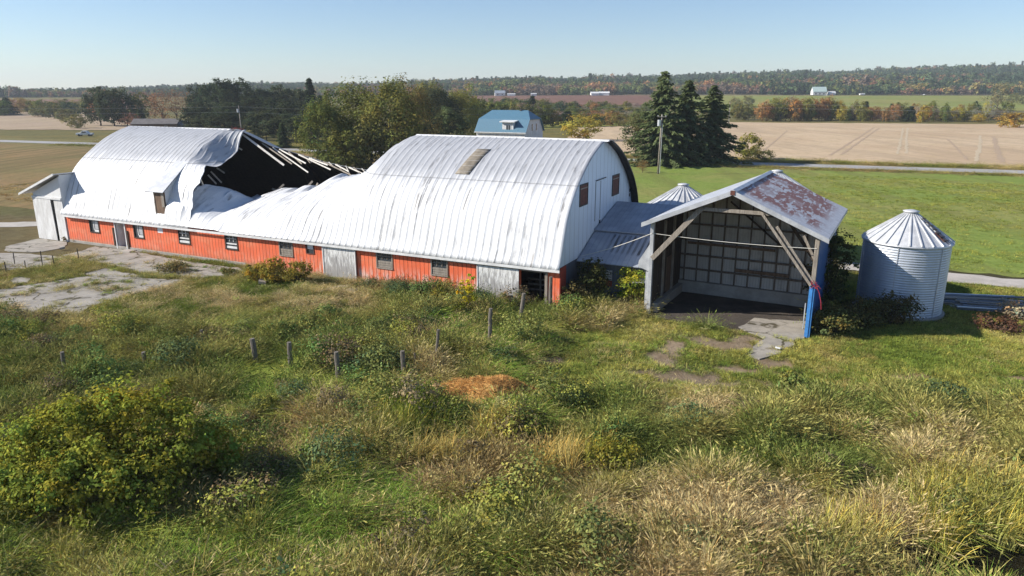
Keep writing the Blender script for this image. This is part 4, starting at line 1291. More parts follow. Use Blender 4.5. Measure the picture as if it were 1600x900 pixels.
# ================================================================== FENCE POSTS
FP = [((103, 592), 1.25, .11, .02, "short grey fence post, leftmost of the old wooden row, above the big bush"),
      ((228, 578), .75, .11, .0, "stubby fence post just above the top of the big bush"),
      ((318, 537), .75, .10, -.03, "low fence stub standing furthest back in the tall grass"),
      ((403, 573), 1.5, .15, -.09, "thick split fence post leaning left above the lush green reeds"),
      ((455, 588), 1.6, .13, .03, "straight grey fence post right of the thick split one"),
      ((530, 602), 1.4, .13, -.02, "grey fence post with a weedy foot at the end of the lush reeds"),
      ((631, 600), 1.45, .12, .0, "grey fence post nearest the straw heap"),
      ((680, 580), 1.7, .085, .11, "slim fence post leaning right above the straw heap"),
      ((652, 586), .8, .05, -.1, "thin broken stake between two posts above the straw heap"),
      ((764, 547), 1.95, .13, .05, "tall grey fence post in the pasture below the open barn doorway"),
      ((811, 510), 1.85, .14, .13, "grey fence post leaning right just below the open barn doorway"),
      ((860, 484), 1.9, .13, .0, "weathered gate post against the red corner of the barn")]
for q, h, r, tl, lab in FP:
    x, y = at(*q); z = g1(x, y)
    h *= 1.28; m = MB(); n = 5
    pts = [(tl * h * k / n + random.uniform(-.012, .012), random.uniform(-.012, .012), -.3 + (h + .3) * k / n) for k in range(n + 1)]
    m.tube(pts, [r * random.uniform(.9, 1.05) for _ in pts], 9)
    o = m.build("fence_post", M['post_wood'], None); o.location = (x, y, z)
    tag(o, lab, "fence post", "old wooden fence posts in the pasture")
for q, h in (((23, 413), 1.1), ((40, 420), .75), ((67, 418), 1.5), ((85, 416), 1.0), ((124, 409), 1.25), ((10, 425), .9)):
    x, y = at(*q)
    o = MB().beam((0, 0, -.2), (random.uniform(-.06, .06), 0, h), .055, .055).beam((-.04, 0, h * .5), (.06, 0, h * .5), .03, .03).build("fence_stake", M['black_steel'], None)
    o.location = (x, y, g1(x, y)); tag(o, "thin dark steel stake at the edge of the cracked concrete yard", "fence stake", "steel stakes by the concrete yard")

# ================================================================== STRAW HEAP, BOARDS, LITTER
x0, y0 = at(757, 622)
nu, nv = 60, 40; P = []
for i in range(nu):
    r = []
    for j in range(nv):
        u, v = (i / (nu - 1) - .5) * 2, (j / (nv - 1) - .5) * 2
        x, y = x0 + u * 3.7, y0 + v * 1.7 + u * .25
        hgt = 1.15 * max(0, 1 - math.hypot(u, v) ** 2) * (.42 + .75 * fbm(np.array([x * 1.3]), np.array([y * 1.3]), 4)[0] * (1 - .35 * u))
        r.append((x, y, g1(x, y) - .06 + hgt * .95 + .10 * (vnoise(x * 6, y * 6) - .5)))
    P.append(r)
o = MB().grid([q[::-1] for q in P]).build("straw_heap", M['straw'], None)
for p in o.data.polygons:
    if p.normal.z < 0: p.flip()
tag(o, "low heap of loose orange straw dumped in the pasture", "straw heap")
_n = 5200; _u = RNG.normal(size=_n) * .52; _v = RNG.normal(size=_n) * .5
_x, _y = x0 + _u * 3.7, y0 + _v * 1.7 + _u * .25
_h = 1.15 * np.maximum(0, 1 - np.hypot(_u, _v) ** 2) * (.42 + .75 * fbm(_x * 1.3, _y * 1.3, 4) * (1 - .35 * _u))
_c = np.stack([_x, _y, G(_x, _y) + np.maximum(_h * .95 - .02, .03) + RNG.random(_n) * .10], 1)
_d = RNG.normal(size=(_n, 3)); _d[:, 2] *= .45; _d /= np.linalg.norm(_d, axis=1)[:, None]; _s = np.cross(_d, RNG.normal(size=(_n, 3))); _s /= np.linalg.norm(_s, axis=1)[:, None]
_l = (.10 + .16 * RNG.random(_n))[:, None]
_V = np.stack([_c - _d * _l, _c + _s * .012, _c + _d * _l, _c - _s * .012], 1).reshape(-1, 3)
_me = np_mesh("loose_straw", _V, np.arange(_n * 4).reshape(_n, 4), np.repeat((.55 + .8 * RNG.random(_n))[:, None] * np.array([[1, .9, .8]]), 4, 0)); _me.materials.append(M['leaf'])
_o = link(bpy.data.objects.new("loose_straw", _me)); _o.parent = o; _o.color = (.70, .46, .19, 1)
lx0, ly0 = 31.6, 48.6
k = 0
for row in range(3):
    for i in range(10):
        L_ = random.uniform(3.8, 7.5); hw_ = random.uniform(.09, .17)
        mt = random.choice([M['slate_x'], M['grey_wood'], M['post_wood'], M['slate_x'], M['galv']])
        o = MB().box(0, L_, -hw_, hw_, 0, .07).build("stacked_board", mt, None)
        o.location = (lx0 + random.uniform(-.5, 1.4), ly0 + i * .38 + row * .1 + random.uniform(-.05, .05), g1(lx0, ly0) + .06 + row * .12 + random.uniform(0, .02)); o.rotation_euler = (random.uniform(-.04, .04), random.uniform(-.015, .015), R(-12) + random.uniform(-.07, .07))
        tag(o, "weathered grey board lying in the low stack beside the near silo", "board", "boards stacked beside the silo")
for q, s, lab in (((595, 467), .55, "scrap of white sheet lying in the grass below the middle of the red wall"), ((1216, 548), .4, "scrap of white plastic on the concrete in front of the open shed"),
                  ((410, 446), .9, "flat grey board lying in the weeds by the red wall"), ((98, 391), .5, "broken lump of concrete near the white side shed"), ((575, 444), .5, "pale lump of rubble at the foot of the white sliding door")):
    x, y = at(*q)
    m = MB().prism([(-s / 2, -s * .25, 0), (s * .45, -s * .3, .02), (s * .5, s * .2, .05), (-s * .2, s * .35, .03)], (0, 0, .09 if 'scrap' in lab else .22))
    o = m.build("litter", M['white_trim'] if 'white' in lab and 'scrap' in lab else M['grey_wood'] if 'board' in lab else M['concrete'], None)
    o.location = (x, y, g1(x, y) + .12); o.rotation_euler = (R(6), R(-4), random.uniform(0, 3)); tag(o, lab, "debris")
# ================================================================== FOLIAGE
def leaf_quads(C, size, up=.5, flat=.45, rng=RNG, fold=True, out=None):
    """one folded leaf (2 quads-worth as a bent diamond) at every centre C; size array"""
    n = len(C)
    a = rng.normal(size=(n, 3)); nz = rng.normal(size=(n, 3)); nz[:, 2] = np.abs(nz[:, 2]) + up
    if out is not None: nz = nz + out
    nz /= np.linalg.norm(nz, axis=1)[:, None]
    a -= nz * (a * nz).sum(1)[:, None]; a /= np.linalg.norm(a, axis=1)[:, None]
    b = np.cross(nz, a)
    s = size[:, None]
    p0, p1 = C - a * s * .6, C + b * s * flat + nz * s * .08
    p2, p3 = C + a * s * .6 - nz * s * .12, C - b * s * flat + nz * s * .08
    V = np.stack([p0, p1, p2, p3], 1).reshape(-1, 3)
    Fq = np.arange(n * 4).reshape(n, 4)
    return V, Fq


def crown_mesh(name, seed, n_clumps, n_leaves, leaf, rx=.5, rz=.5, zc=.55, clump=.11, bottom=.12, rough=.25, tops=(1, 1, 1), streak=0.0, hollow=.55):
    """unit crown (height 1): uneven envelope, clumps near the surface, gaps between"""
    r = np.random.default_rng(seed)
    d = r.normal(size=(n_clumps, 3)); d[:, 2] += .15; d /= np.linalg.norm(d, axis=1)[:, None]
    th = np.arctan2(d[:, 1], d[:, 0])
    env = 1 + rough * (vnoise(np.cos(th) * 1.6 + seed, d[:, 2] * 2.2 + np.sin(th) * 1.6 + 5) - .5) * 2
    rad = (hollow + (1 - hollow) * r.random(n_clumps) ** .6) * env
    cc = d * rad[:, None] * np.array([rx, rx, rz]) + np.array([0, 0, zc])
    cc[:, 2] = np.maximum(cc[:, 2], bottom + r.random(n_clumps) * .08)
    k = r.integers(0, n_clumps, n_leaves)
    cs = clump * (0.6 + .8 * r.random(n_clumps))
    off = np.clip(r.normal(size=(n_leaves, 3)), -1.5, 1.5) * cs[k][:, None] * .55
    off[:, 2] *= (.75 + streak * .6)
    C = cc[k] + off
    sz = leaf * (.6 + .8 * r.random(n_leaves))
    V, Fq = leaf_quads(C, sz, .25, .45, r, out=d[k] * .9 + off / (np.linalg.norm(off, axis=1)[:, None] + 1e-6) * 1.5)
    cv = .68 + .55 * r.random(n_clumps)
    hue = r.normal(size=n_clumps) * .10
    base = cv[k] * (.8 + .4 * r.random(n_leaves))
    col = np.stack([base * (1 + hue[k]), base, base * (1 - hue[k] * .6)], 1)
    return np_mesh(name, V, Fq, np.clip(np.repeat(col, 4, 0), 0, 2), False)


def spruce_mesh(name, seed, whorls=34, width=.27, base=.05, spray=.05, dens=15):
    r = np.random.default_rng(seed)
    Cs, As, S, K = [], [], [], []
    for w in range(whorls):
        t = w / (whorls - 1)
        z = base + (1 - base) * t
        Lm = width * 1.08 * (1 - t) ** .82 * (1 if t > .06 else .8) + .012
        nb = int(11 - 5 * t)
        for b in range(nb):
            az = r.random() * 6.283; L_ = Lm * (.5 + .7 * r.random()); droop = .30 + .35 * (1 - t)
            m = max(3, int(dens * L_ / width) + 2)
            f = np.linspace(.12, 1, m) + r.normal(size=m) * .02
            x = np.cos(az) * L_ * f; y = np.sin(az) * L_ * f; zz = z - droop * L_ * f + .18 * L_ * f ** 2
            for side in (-1, 0, 1):
                q = side * spray * .75 * (1.1 - f)
                c = np.stack([x - np.sin(az) * q, y + np.cos(az) * q, zz - abs(side) * .006 + r.normal(size=m) * .006], 1)
                Cs.append(c); As.append(np.tile([np.cos(az + side * .6), np.sin(az + side * .6), -.35], (m, 1))); S.append(spray * (.7 + .6 * r.random(m))); K.append(np.full(m, .7 + .5 * r.random()))
    C, A, S, K = np.concatenate(Cs), np.concatenate(As), np.concatenate(S), np.concatenate(K)
    n = len(C)
    A = A + r.normal(size=(n, 3)) * .25; A /= np.linalg.norm(A, axis=1)[:, None]
    up = np.tile([0, 0, 1.0], (n, 1)) + r.normal(size=(n, 3)) * .45
    B = np.cross(A, up); B /= np.linalg.norm(B, axis=1)[:, None]
    s = S[:, None]
    V = np.stack([C - A * s * .5, C + B * s * .3, C + A * s * .75 - np.array([0, 0, .25]) * s, C - B * s * .3], 1).reshape(-1, 3)
    col = np.repeat((K * (.8 + .4 * r.random(n)))[:, None].repeat(3, 1), 4, 0)
    return np_mesh(name, V, np.arange(n * 4).reshape(n, 4), col)


def trunk_mesh(name, seed, h=.6, r0=.022, limbs=6, conifer=False):
    rd = random.Random(seed); m = MB()
    top = 0.97 if conifer else h
    pts = [Vector((rd.uniform(-.01, .01) * (k > 0), rd.uniform(-.01, .01) * (k > 0), -.02 + (top + .02) * k / 6)) for k in range(7)]
    m.tube(pts, [r0 * (1.25 if k == 0 else 1) * (1 - .85 * k / 6) for k in range(7)], 7)
    if not conifer:
        for i in range(limbs):
            p = pts[2 + i % 4]; a = i * 2.4 + rd.random(); l = rd.uniform(.2, .36)
            q = p + Vector((math.cos(a) * l * .5, math.sin(a) * l * .5, l * .55)); e = p + Vector((math.cos(a) * l, math.sin(a) * l, l * .9))
            m.tube([p, q, e], [r0 * .5, r0 * .32, r0 * .1], 5)
    me = bpy.data.meshes.new(name); me.from_pydata(m.v, [], m.f); me.materials.append(M['bark']); me.update()
    return me


CR = {
    'round': [crown_mesh(f"round_crown", 20 + i, 75, 2600, .040, .46, .50, .56, .13, .10) for i in range(4)],
    'bush': [crown_mesh(f"bush_crown", 40 + i, 60, 1900, .055, .55, .50, .50, .15, .03, .3) for i in range(4)],
    'bare': [crown_mesh(f"sparse_crown", 60 + i, 60, 1300, .030, .42, .50, .56, .12, .12, .35, hollow=.35) for i in range(3)],
    'big': [crown_mesh(f"big_crown", 80 + i, 170, 10500, .021, .40, .49, .51, .085, .03, .3, streak=.9) for i in range(3)],
    'pine': [crown_mesh(f"pine_crown", 100 + i, 90, 4200, .030, .30, .47, .54, .09, .10, .35) for i in range(3)],
    'spruce': [spruce_mesh("spruce_crown", 120, 36, .26, .04, .030, 22), spruce_mesh("spruce_crown", 121, 33, .30, .05, .032, 22), spruce_mesh("spruce_crown", 122, 31, .28, .03, .032, 22)],
    'fir': [spruce_mesh("fir_crown", 130 + i, 20, .24, .04, .07, 9) for i in range(2)],
}
for v in CR.values():
    for me in v: me.materials.append(M['leaf'])
TK = [trunk_mesh("trunk", i) for i in range(3)]
TKC = trunk_mesh("trunk", 9, r0=.016, conifer=True)
_cnt = [0]


def tree(name, label, cat, kind, x, y, h, w, color, group=None, var=None, z=None):
    """w = crown width; every tree has its own root, crown and trunk objects"""
    i = _cnt[0]; _cnt[0] += 1
    z = g1(x, y) if z is None else z
    t = thing(name, label, cat, (x, y, z), random.uniform(0, 6.28), group)
    lst = CR[kind]; me = lst[(i if var is None else var) % len(lst)]
    c = link(bpy.data.objects.new("crown", me)); c.parent = t
    natural = {'round': .92, 'bush': 1.1, 'bare': .84, 'big': .80, 'pine': .60, 'spruce': .52, 'fir': .48}[kind]
    k = w / natural
    c.scale = (k, k, h); c.color = (*[v * 1.55 for v in color], 1)
    b = link(bpy.data.objects.new("trunk", TKC if kind in ('spruce', 'fir') else TK[i % 3])); b.parent = t
    b.scale = (min(h, k * 1.0), min(h, k * 1.0), h * (.98 if kind in ('spruce', 'fir') else .9))
    return t


def jit(c, a=.15):
    k = 1 + random.uniform(-a, a)
    return tuple(max(.005, v * k * (1 + random.uniform(-a, a) * .5)) for v in c)


GRN, DGR, OLV, YEL, ORG, RED, GRY, BRN = (.085, .105, .026), (.035, .055, .022), (.14, .135, .035), (.27, .22, .035), (.225, .13, .045), (.18, .075, .04), (.20, .165, .125), (.20, .125, .06)


def px_at(px, y): return (px - 800) / 1160.7 * y


# three big spruces and their neighbours
for px, row, w, lab, v in ((1038, 113, 11.5, "tallest of the three big spruces, the left one beside the utility pole", 0), (1076, 126, 10.0, "middle one of the three big spruces by the road", 1), (1116, 134, 11.5, "right-hand one of the three big spruces, branched to the ground", 2)):
    y = 158 + (v - 1) * 3; x = px_at(px, y)
    tree("spruce_tree", lab, "tree", 'spruce', x, y, zrow(row, y), w * 1.28, jit((.105, .13, .055), .05), "big spruces by the road", v)
x = px_at(1012, 163); tree("pine_tree", "lower brownish-green pine tucked left of the three big spruces", "tree", 'pine', x, 163, 10.5, 9, (.075, .08, .034))
x = px_at(1060, 154); tree("cedar_bush", "small green cedar at the feet of the big spruces", "bush", 'bush', x, 154, 4.2, 5.5, (.06, .085, .03))
for px, b, t_, w, c, lab in ((1168, 248, 208, 6.5, (.17, .16, .035), "yellow-green young tree right of the big spruces at the stubble edge"), (1190, 250, 233, 5.0, (.10, .10, .035), "low dark bush at the stubble edge right of the young tree")):
    x, y = at(px, b); tree("roadside_shrub", lab, "shrub", 'bush', x, y, zrow(t_, y), w, c)
x, y = at(1004, 270); tree("brown_shrub", "small brown shrub in the grass in front of the utility pole", "shrub", 'bare', x, y, 2.6, 2.6, (.19, .12, .05))
x = px_at(914, 238); tree("yellow_tree", "rounded golden-yellow tree right of the blue-roofed farmhouse", "tree", 'round', x, 238, zrow(181, 238), 13.5, (.27, .22, .04))

# tall clump behind the collapsed roof
BIG = [(505, 150, 152, 11, (.095, .11, .03), "left-hand olive tree of the tall clump behind the collapsed roof"), (552, 156, 131, 13, (.115, .125, .033), "tall olive-gold tree at the left of the big clump behind the barn"), (606, 152, 128, 14, (.14, .135, .036), "tallest golden-green tree in the middle of the big clump behind the barn"),
       (642, 163, 131, 11, (.16, .13, .05), "brownish tree at the right of the big clump behind the barn")]
for px, y, row, w, c, lab in BIG:
    tree("broadleaf_tree", lab, "tree", 'big', px_at(px, y), y, zrow(row, y), w, c, "tall broadleaf clump behind the barn")
for px, y, row, w, c, lab in ((530, 145, 205, 9, (.11, .115, .03), "low olive bush at the foot of the clump, nearest the hanging roof"), (575, 147, 190, 9, (.10, .10, .032), "low green bush filling the middle of the clump's foot"), (622, 148, 200, 9, (.12, .115, .035), "low bush at the foot of the clump just left of the sound roof")):
    tree("thicket_bush", lab, "bush", 'bush', px_at(px, y), y, zrow(row, y), w, c, "bushes at the foot of the clump")
for px, y, row, w, k_, c, lab in ((668, 226, 134, 11, 'big', (.055, .06, .03), "dark shaded tree just right of the golden clump"), (690, 232, 140, 13, 'big', (.05, .06, .028), "dark broad tree left of the farmhouse, second from the clump"), (722, 238, 138, 12, 'big', (.20, .19, .045), "yellow-topped tree left of the blue farmhouse roof"), (700, 190, 168, 9, 'pine', (.075, .095, .04), "pale green pine standing in front of the dark trees left of the farmhouse"),
                            (672, 240, 130, 12, 'big', (.20, .18, .045), "yellow-green crown peeping over the dark trees"), (742, 260, 150, 12, 'round', (.09, .10, .03), "green tree right of the yellow-topped one, behind the farmhouse"), (655, 182, 170, 9, 'pine', (.045, .06, .03), "dark low pine at the right foot of the golden clump")):
    tree("dark_tree", lab, "tree", k_, px_at(px, y), y, zrow(row, y), w, c)

# conifers behind the far barn roof
CON = [(310, 330, 135, 10, 'pine', (.040, .05, .026)), (330, 322, 128, 11, 'pine', (.038, .052, .026)), (352, 318, 124, 13, 'pine', (.040, .054, .026)), (374, 322, 125, 12, 'pine', (.045, .06, .026)), (396, 330, 137, 11, 'pine', (.040, .05, .026)),
       (415, 320, 139, 11, 'pine', (.036, .048, .024)), (434, 322, 135, 11, 'pine', (.045, .056, .024)), (452, 330, 137, 12, 'pine', (.055, .065, .03)), (470, 320, 140, 10, 'pine', (.05, .06, .028)), (484, 300, 124, 9, 'fir', (.030, .044, .024)), (500, 310, 150, 9, 'fir', (.035, .05, .026))]
LC = ["leftmost conifer of the dark row behind the far barn roof", "second conifer from the left in the dark row behind the far barn roof", "tall domed conifer left of the thin utility pole", "tall conifer directly behind the thin utility pole", "conifer just right of the thin utility pole", "low flat-topped conifer in the middle of the dark row", "conifer right of the flat-topped one in the dark row", "greener conifer left of the pointed fir", "short conifer touching the pointed fir", "darkest pointed fir standing above the conifer row", "small fir between the pointed one and the golden clump"]
for (px, y, row, w, k_, c), lab in zip(CON, LC):
    tree("conifer_tree", lab, "tree", k_, px_at(px, y), y, zrow(row, y), w, c, "dark conifer row behind the barn")
for px, y, row, w, lab in ((320, 262, 178, 11, "dark pine under the conifer row, left one of the two beside the bungalow"), (345, 250, 172, 12, "dark pine under the conifer row, right one of the two beside the bungalow"), (410, 240, 172, 12, "dark low pine behind the torn roof, left of three"), (440, 232, 178, 12, "dark low pine behind the torn roof, middle of three"), (470, 225, 182, 11, "dark low pine behind the torn roof, right of three")):
    tree("low_pine", lab, "tree", 'pine', px_at(px, y), y, zrow(row, y), w, (.042, .052, .026))
x = px_at(436, 205); tree("young_spruce", "slim young spruce behind the hanging roof boards", "tree", 'fir', x, 205, zrow(193, 205), 4.5, (.05, .07, .03))
x = px_at(363, 225); tree("red_shrub", "dark red shrub at the foot of the thin utility pole", "shrub", 'bush', x, 225, 4.6, 7, (.16, .04, .035))
for px, y, row, w, lab in ((305, 285, 160, 12, "left-hand pine of the dark lower tier behind the far barn roof"), (362, 272, 158, 12, "pine in the dark lower tier right above the far barn roof's ridge"), (392, 285, 150, 12, "dense dark pine in the lower tier right of the thin utility pole"), (425, 275, 156, 12, "dense dark pine in the lower tier, left of the young spruce"), (455, 262, 158, 12, "dense dark pine in the lower tier, right of the young spruce"), (485, 250, 166, 10, "dark pine in the lower tier beside the golden clump")):
    tree("low_pine", lab, "tree", 'pine', px_at(px, y), y, zrow(row, y), w, (.034, .044, .022))
LEFT = [(150, 345, 138, 13, 'pine', (.045, .055, .026), "dark pine left of the brown wood beyond the fields"), (172, 340, 138, 13, 'pine', (.048, .06, .028), "dark pine second in the group left of the brown wood"), (192, 345, 143, 13, 'round', (.055, .07, .03), "dark green tree right of the two dark pines"), (212, 352, 148, 11, 'round', (.09, .10, .035), "green tree at the left edge of the brown wood"),
        (228, 372, 146, 14, 'bare', (.21, .12, .07), "russet tree, left one of the brown wood"), (250, 372, 141, 15, 'bare', (.22, .125, .065), "russet tree, tallest of the brown wood"), (272, 380, 143, 15, 'bare', (.20, .125, .07), "russet tree, third of the brown wood"), (293, 375, 145, 13, 'bare', (.19, .13, .075), "russet tree at the right of the brown wood, by the conifers"),
        (215, 330, 172, 8, 'fir', (.05, .065, .03), "small dark fir in front of the brown wood"), (200, 300, 178, 7, 'bare', (.2, .1, .07), "reddish bare bush beside the bungalow's gable"), (60, 470, 164, 16, 'bush', (.10, .10, .035), "low green hedge bush at the far left field edge"), (78, 440, 163, 12, 'bush', (.085, .085, .03), "second low hedge bush at the far left field edge"), (95, 400, 170, 12, 'bush', (.13, .12, .045), "olive bush by the roadside trees at the far left"), (112, 320, 178, 9, 'bush', (.16, .15, .06), "pale bush beside the parked pickup")]
for px, y, row, w, k_, c, lab in LEFT:
    tree("field_tree", lab, "tree", k_, px_at(px, y), y, zrow(row, y), w, c)

# hedgerows: things, alike within their colour
PAL = {'green': (GRN, "green bushy tree"), 'dark': (DGR, "dark green tree"), 'olive': (OLV, "olive-coloured tree"), 'yellow': (YEL, "yellow-leaved tree"), 'orange': (ORG, "orange-leaved tree"), 'grey': (GRY, "grey bare-twigged tree")}


def hedge(items, where, group):
    for px, y, row, w, c in items:
        col, lab = PAL[c]
        tree("hedgerow_tree", f"{lab} in {where}", "tree", 'bare' if c == 'grey' else 'fir' if c == 'dark' and random.random() < .35 else 'bush' if random.random() < .6 else 'round', px_at(px, y), y, max(3, zrow(row, y) - g1(px_at(px, y), y)), w, jit(col, .2), group)


it = []
for px in np.arange(1196, 1306, 6.0):                 # dense rust-coloured block
    it.append((px + random.uniform(-3, 3), 405 + random.uniform(-6, 10), 154 + random.uniform(-3, 5) + (6 if px < 1205 else 0), random.uniform(6.5, 9), random.choice(['orange', 'olive', 'orange', 'olive', 'grey'])))
hedge(it, "the dense rust-coloured block at the back edge of the stubble field", "rust-coloured block of trees behind the stubble")
it = []
for px in np.arange(1312, 1596, 5.0):
    c = random.choice(['grey', 'grey', 'olive', 'green', 'orange', 'grey', 'dark', 'olive', 'yellow'])
    it.append((px + random.uniform(-3, 3), 398 + random.uniform(-12, 26), random.uniform(157, 172) if random.random() < .75 else random.uniform(172, 180), random.uniform(5, 8.5), c))
for px in np.arange(1155, 1196, 9): it.append((px, 415, random.uniform(160, 170), 7, random.choice(['grey', 'grey', 'olive'])))
hedge(it, "the mixed hedgerow along the back of the stubble field", "mixed hedgerow behind the stubble")
tree("willow_tree", "tall pale tree standing above the hedgerow near the right edge", "tree", 'bare', px_at(1562, 520), 520, zrow(128, 520) - g1(px_at(1562, 520), 520), 17, (.17, .15, .075), None, 1)
tree("golden_tree", "golden-orange tree at the right edge in front of the stubble hedgerow", "tree", 'bush', px_at(1594, 330), 330, zrow(176, 330), 13, (.26, .17, .035))
it = []
for px in np.arange(730, 1012, 7.0):
    for lay in range(3):
        y = (360, 450, 540)[lay] + random.uniform(-30, 30)
        base = (178, 170, 163)[lay] if px > 850 else (166, 160, 158)[lay]
        if 758 < px < 870 and lay == 0: y = 330
        c = random.choice((['green', 'olive', 'dark', 'olive', 'green', 'grey'] if px < 900 else ['olive', 'green', 'grey', 'dark', 'olive', 'orange', 'grey']))
        it.append((px + random.uniform(-4, 4), y, base + random.uniform(-6, 5), random.uniform(7, 12), c))
hedge(it, "the tree belt between the blue-roofed farmhouse and the far fields", "tree belt behind the farmhouse")
tree("dark_spruce", "lone dark pointed spruce rising from the tree belt above the blue roof", "tree", 'fir', px_at(832, 380), 380, zrow(150, 380), 8, (.028, .04, .022))
it = [(px + random.uniform(-3, 3), 500 + random.uniform(-30, 60), random.uniform(152, 160), 14, random.choice(['green', 'olive', 'dark', 'orange'])) for px in np.arange(-20, 150, 14)]
hedge(it, "the far belt at the left horizon", "far tree belt at the left")
for px, y in ((1560, 700), (1585, 720), (1600, 680), (1170, 640), (1150, 600), (1154, 430)):
    x = px_at(px, y); tree("meadow_tree", "scattered tree standing in the far meadow beyond the hedgerow", "tree", 'round', x, y, 9, 10, jit((.13, .13, .05)), "scattered meadow trees")


# ------------------------------------------------------------------ near shrubs, larger leaves
def leafy(name, label, cat, x, y, h, w, n_clumps, n_leaves, leaf, color, seed, bottom=.05, depth=None, var_tops=None, clump=.10, hollow=.5, z=None, rough=.3, zc=.5, lobes=None):
    r = np.random.default_rng(seed)
    depth = depth or w
    d = r.normal(size=(n_clumps, 3)); d[:, 2] = d[:, 2] + .25; d /= np.linalg.norm(d, axis=1)[:, None]
    th = np.arctan2(d[:, 1], d[:, 0])
    env = 1 + rough * (vnoise(np.cos(th) * 1.7 + seed, d[:, 2] * 2.5 + np.sin(th) * 1.7) - .5) * 2
    rad = (hollow + (1 - hollow) * r.random(n_clumps) ** .5) * env
    cc = d * rad[:, None] * np.array([w / 2, depth / 2, h * .5]) + np.array([0, 0, h * zc])
    if lobes is not None:                              # several unequal mounds grown into one another
        li = r.choice(len(lobes), n_clumps, p=np.array([q[3] ** 2 for q in lobes]) / sum(q[3] ** 2 for q in lobes))
        lo = np.array(lobes)[li]
        cc = d * (rad * (.9 + .25 * (r.random(n_clumps) < .12)))[:, None] * np.stack([lo[:, 3], lo[:, 3] * .85, lo[:, 4]], 1) + lo[:, :3]
    cc[:, 2] = np.maximum(cc[:, 2], h * bottom + r.random(n_clumps) * .3)
    k = r.integers(0, n_clumps, n_leaves)
    cs = clump * w * (.5 + r.random(n_clumps))
    off = r.normal(size=(n_leaves, 3)) * cs[k][:, None] * .5; off[:, 2] *= .65
    C = cc[k] + off
    V, Fq = leaf_quads(C, leaf * (.6 + .8 * r.random(n_leaves)), .35, .42, r, out=d[k] * .7 + off / (np.linalg.norm(off, axis=1)[:, None] + 1e-6) * 1.3)
    cv = .7 + .6 * r.random(n_clumps); hue = r.normal(size=n_clumps) * .14
    b = cv[k] * (.75 + .5 * r.random(n_leaves))
    col = np.stack([b * (1 + hue[k]), b, b * (1 - hue[k] * .5)], 1)
    if var_tops is not None:                           # autumn colour starts at the twig ends of the top
        f = np.clip((C[:, 2] / h - .45) * 1.6, 0, 1) * (r.random(n_leaves) * .9)
        col = col * (1 - f[:, None]) + col * np.array(var_tops)[None] * f[:, None]
    z = g1(x, y) if z is None else z
    t = thing(name, label, cat, (x, y, z))
    me = np_mesh("foliage", V, Fq, np.clip(np.repeat(col, 4, 0), 0, 3)); me.materials.append(M['leaf'])
    o = link(bpy.data.objects.new("foliage", me)); o.parent = t; o.color = (*[v * 1.5 for v in color], 1)
    m = MB(); rd = random.Random(seed)
    for i in range(min(n_clumps, 40)):
        c = cc[i]; p = Vector((rd.uniform(-.12, .12) * w, rd.uniform(-.1, .1) * depth, -.1)); q = Vector(c)
        mid = p.lerp(q, .5) + Vector((0, 0, .12 * h))
        m.tube([p, mid, q], [.012 * w ** .7, .008 * w ** .7, .003], 5, False)
    m.build("stems", M['bark'], t)
    return t


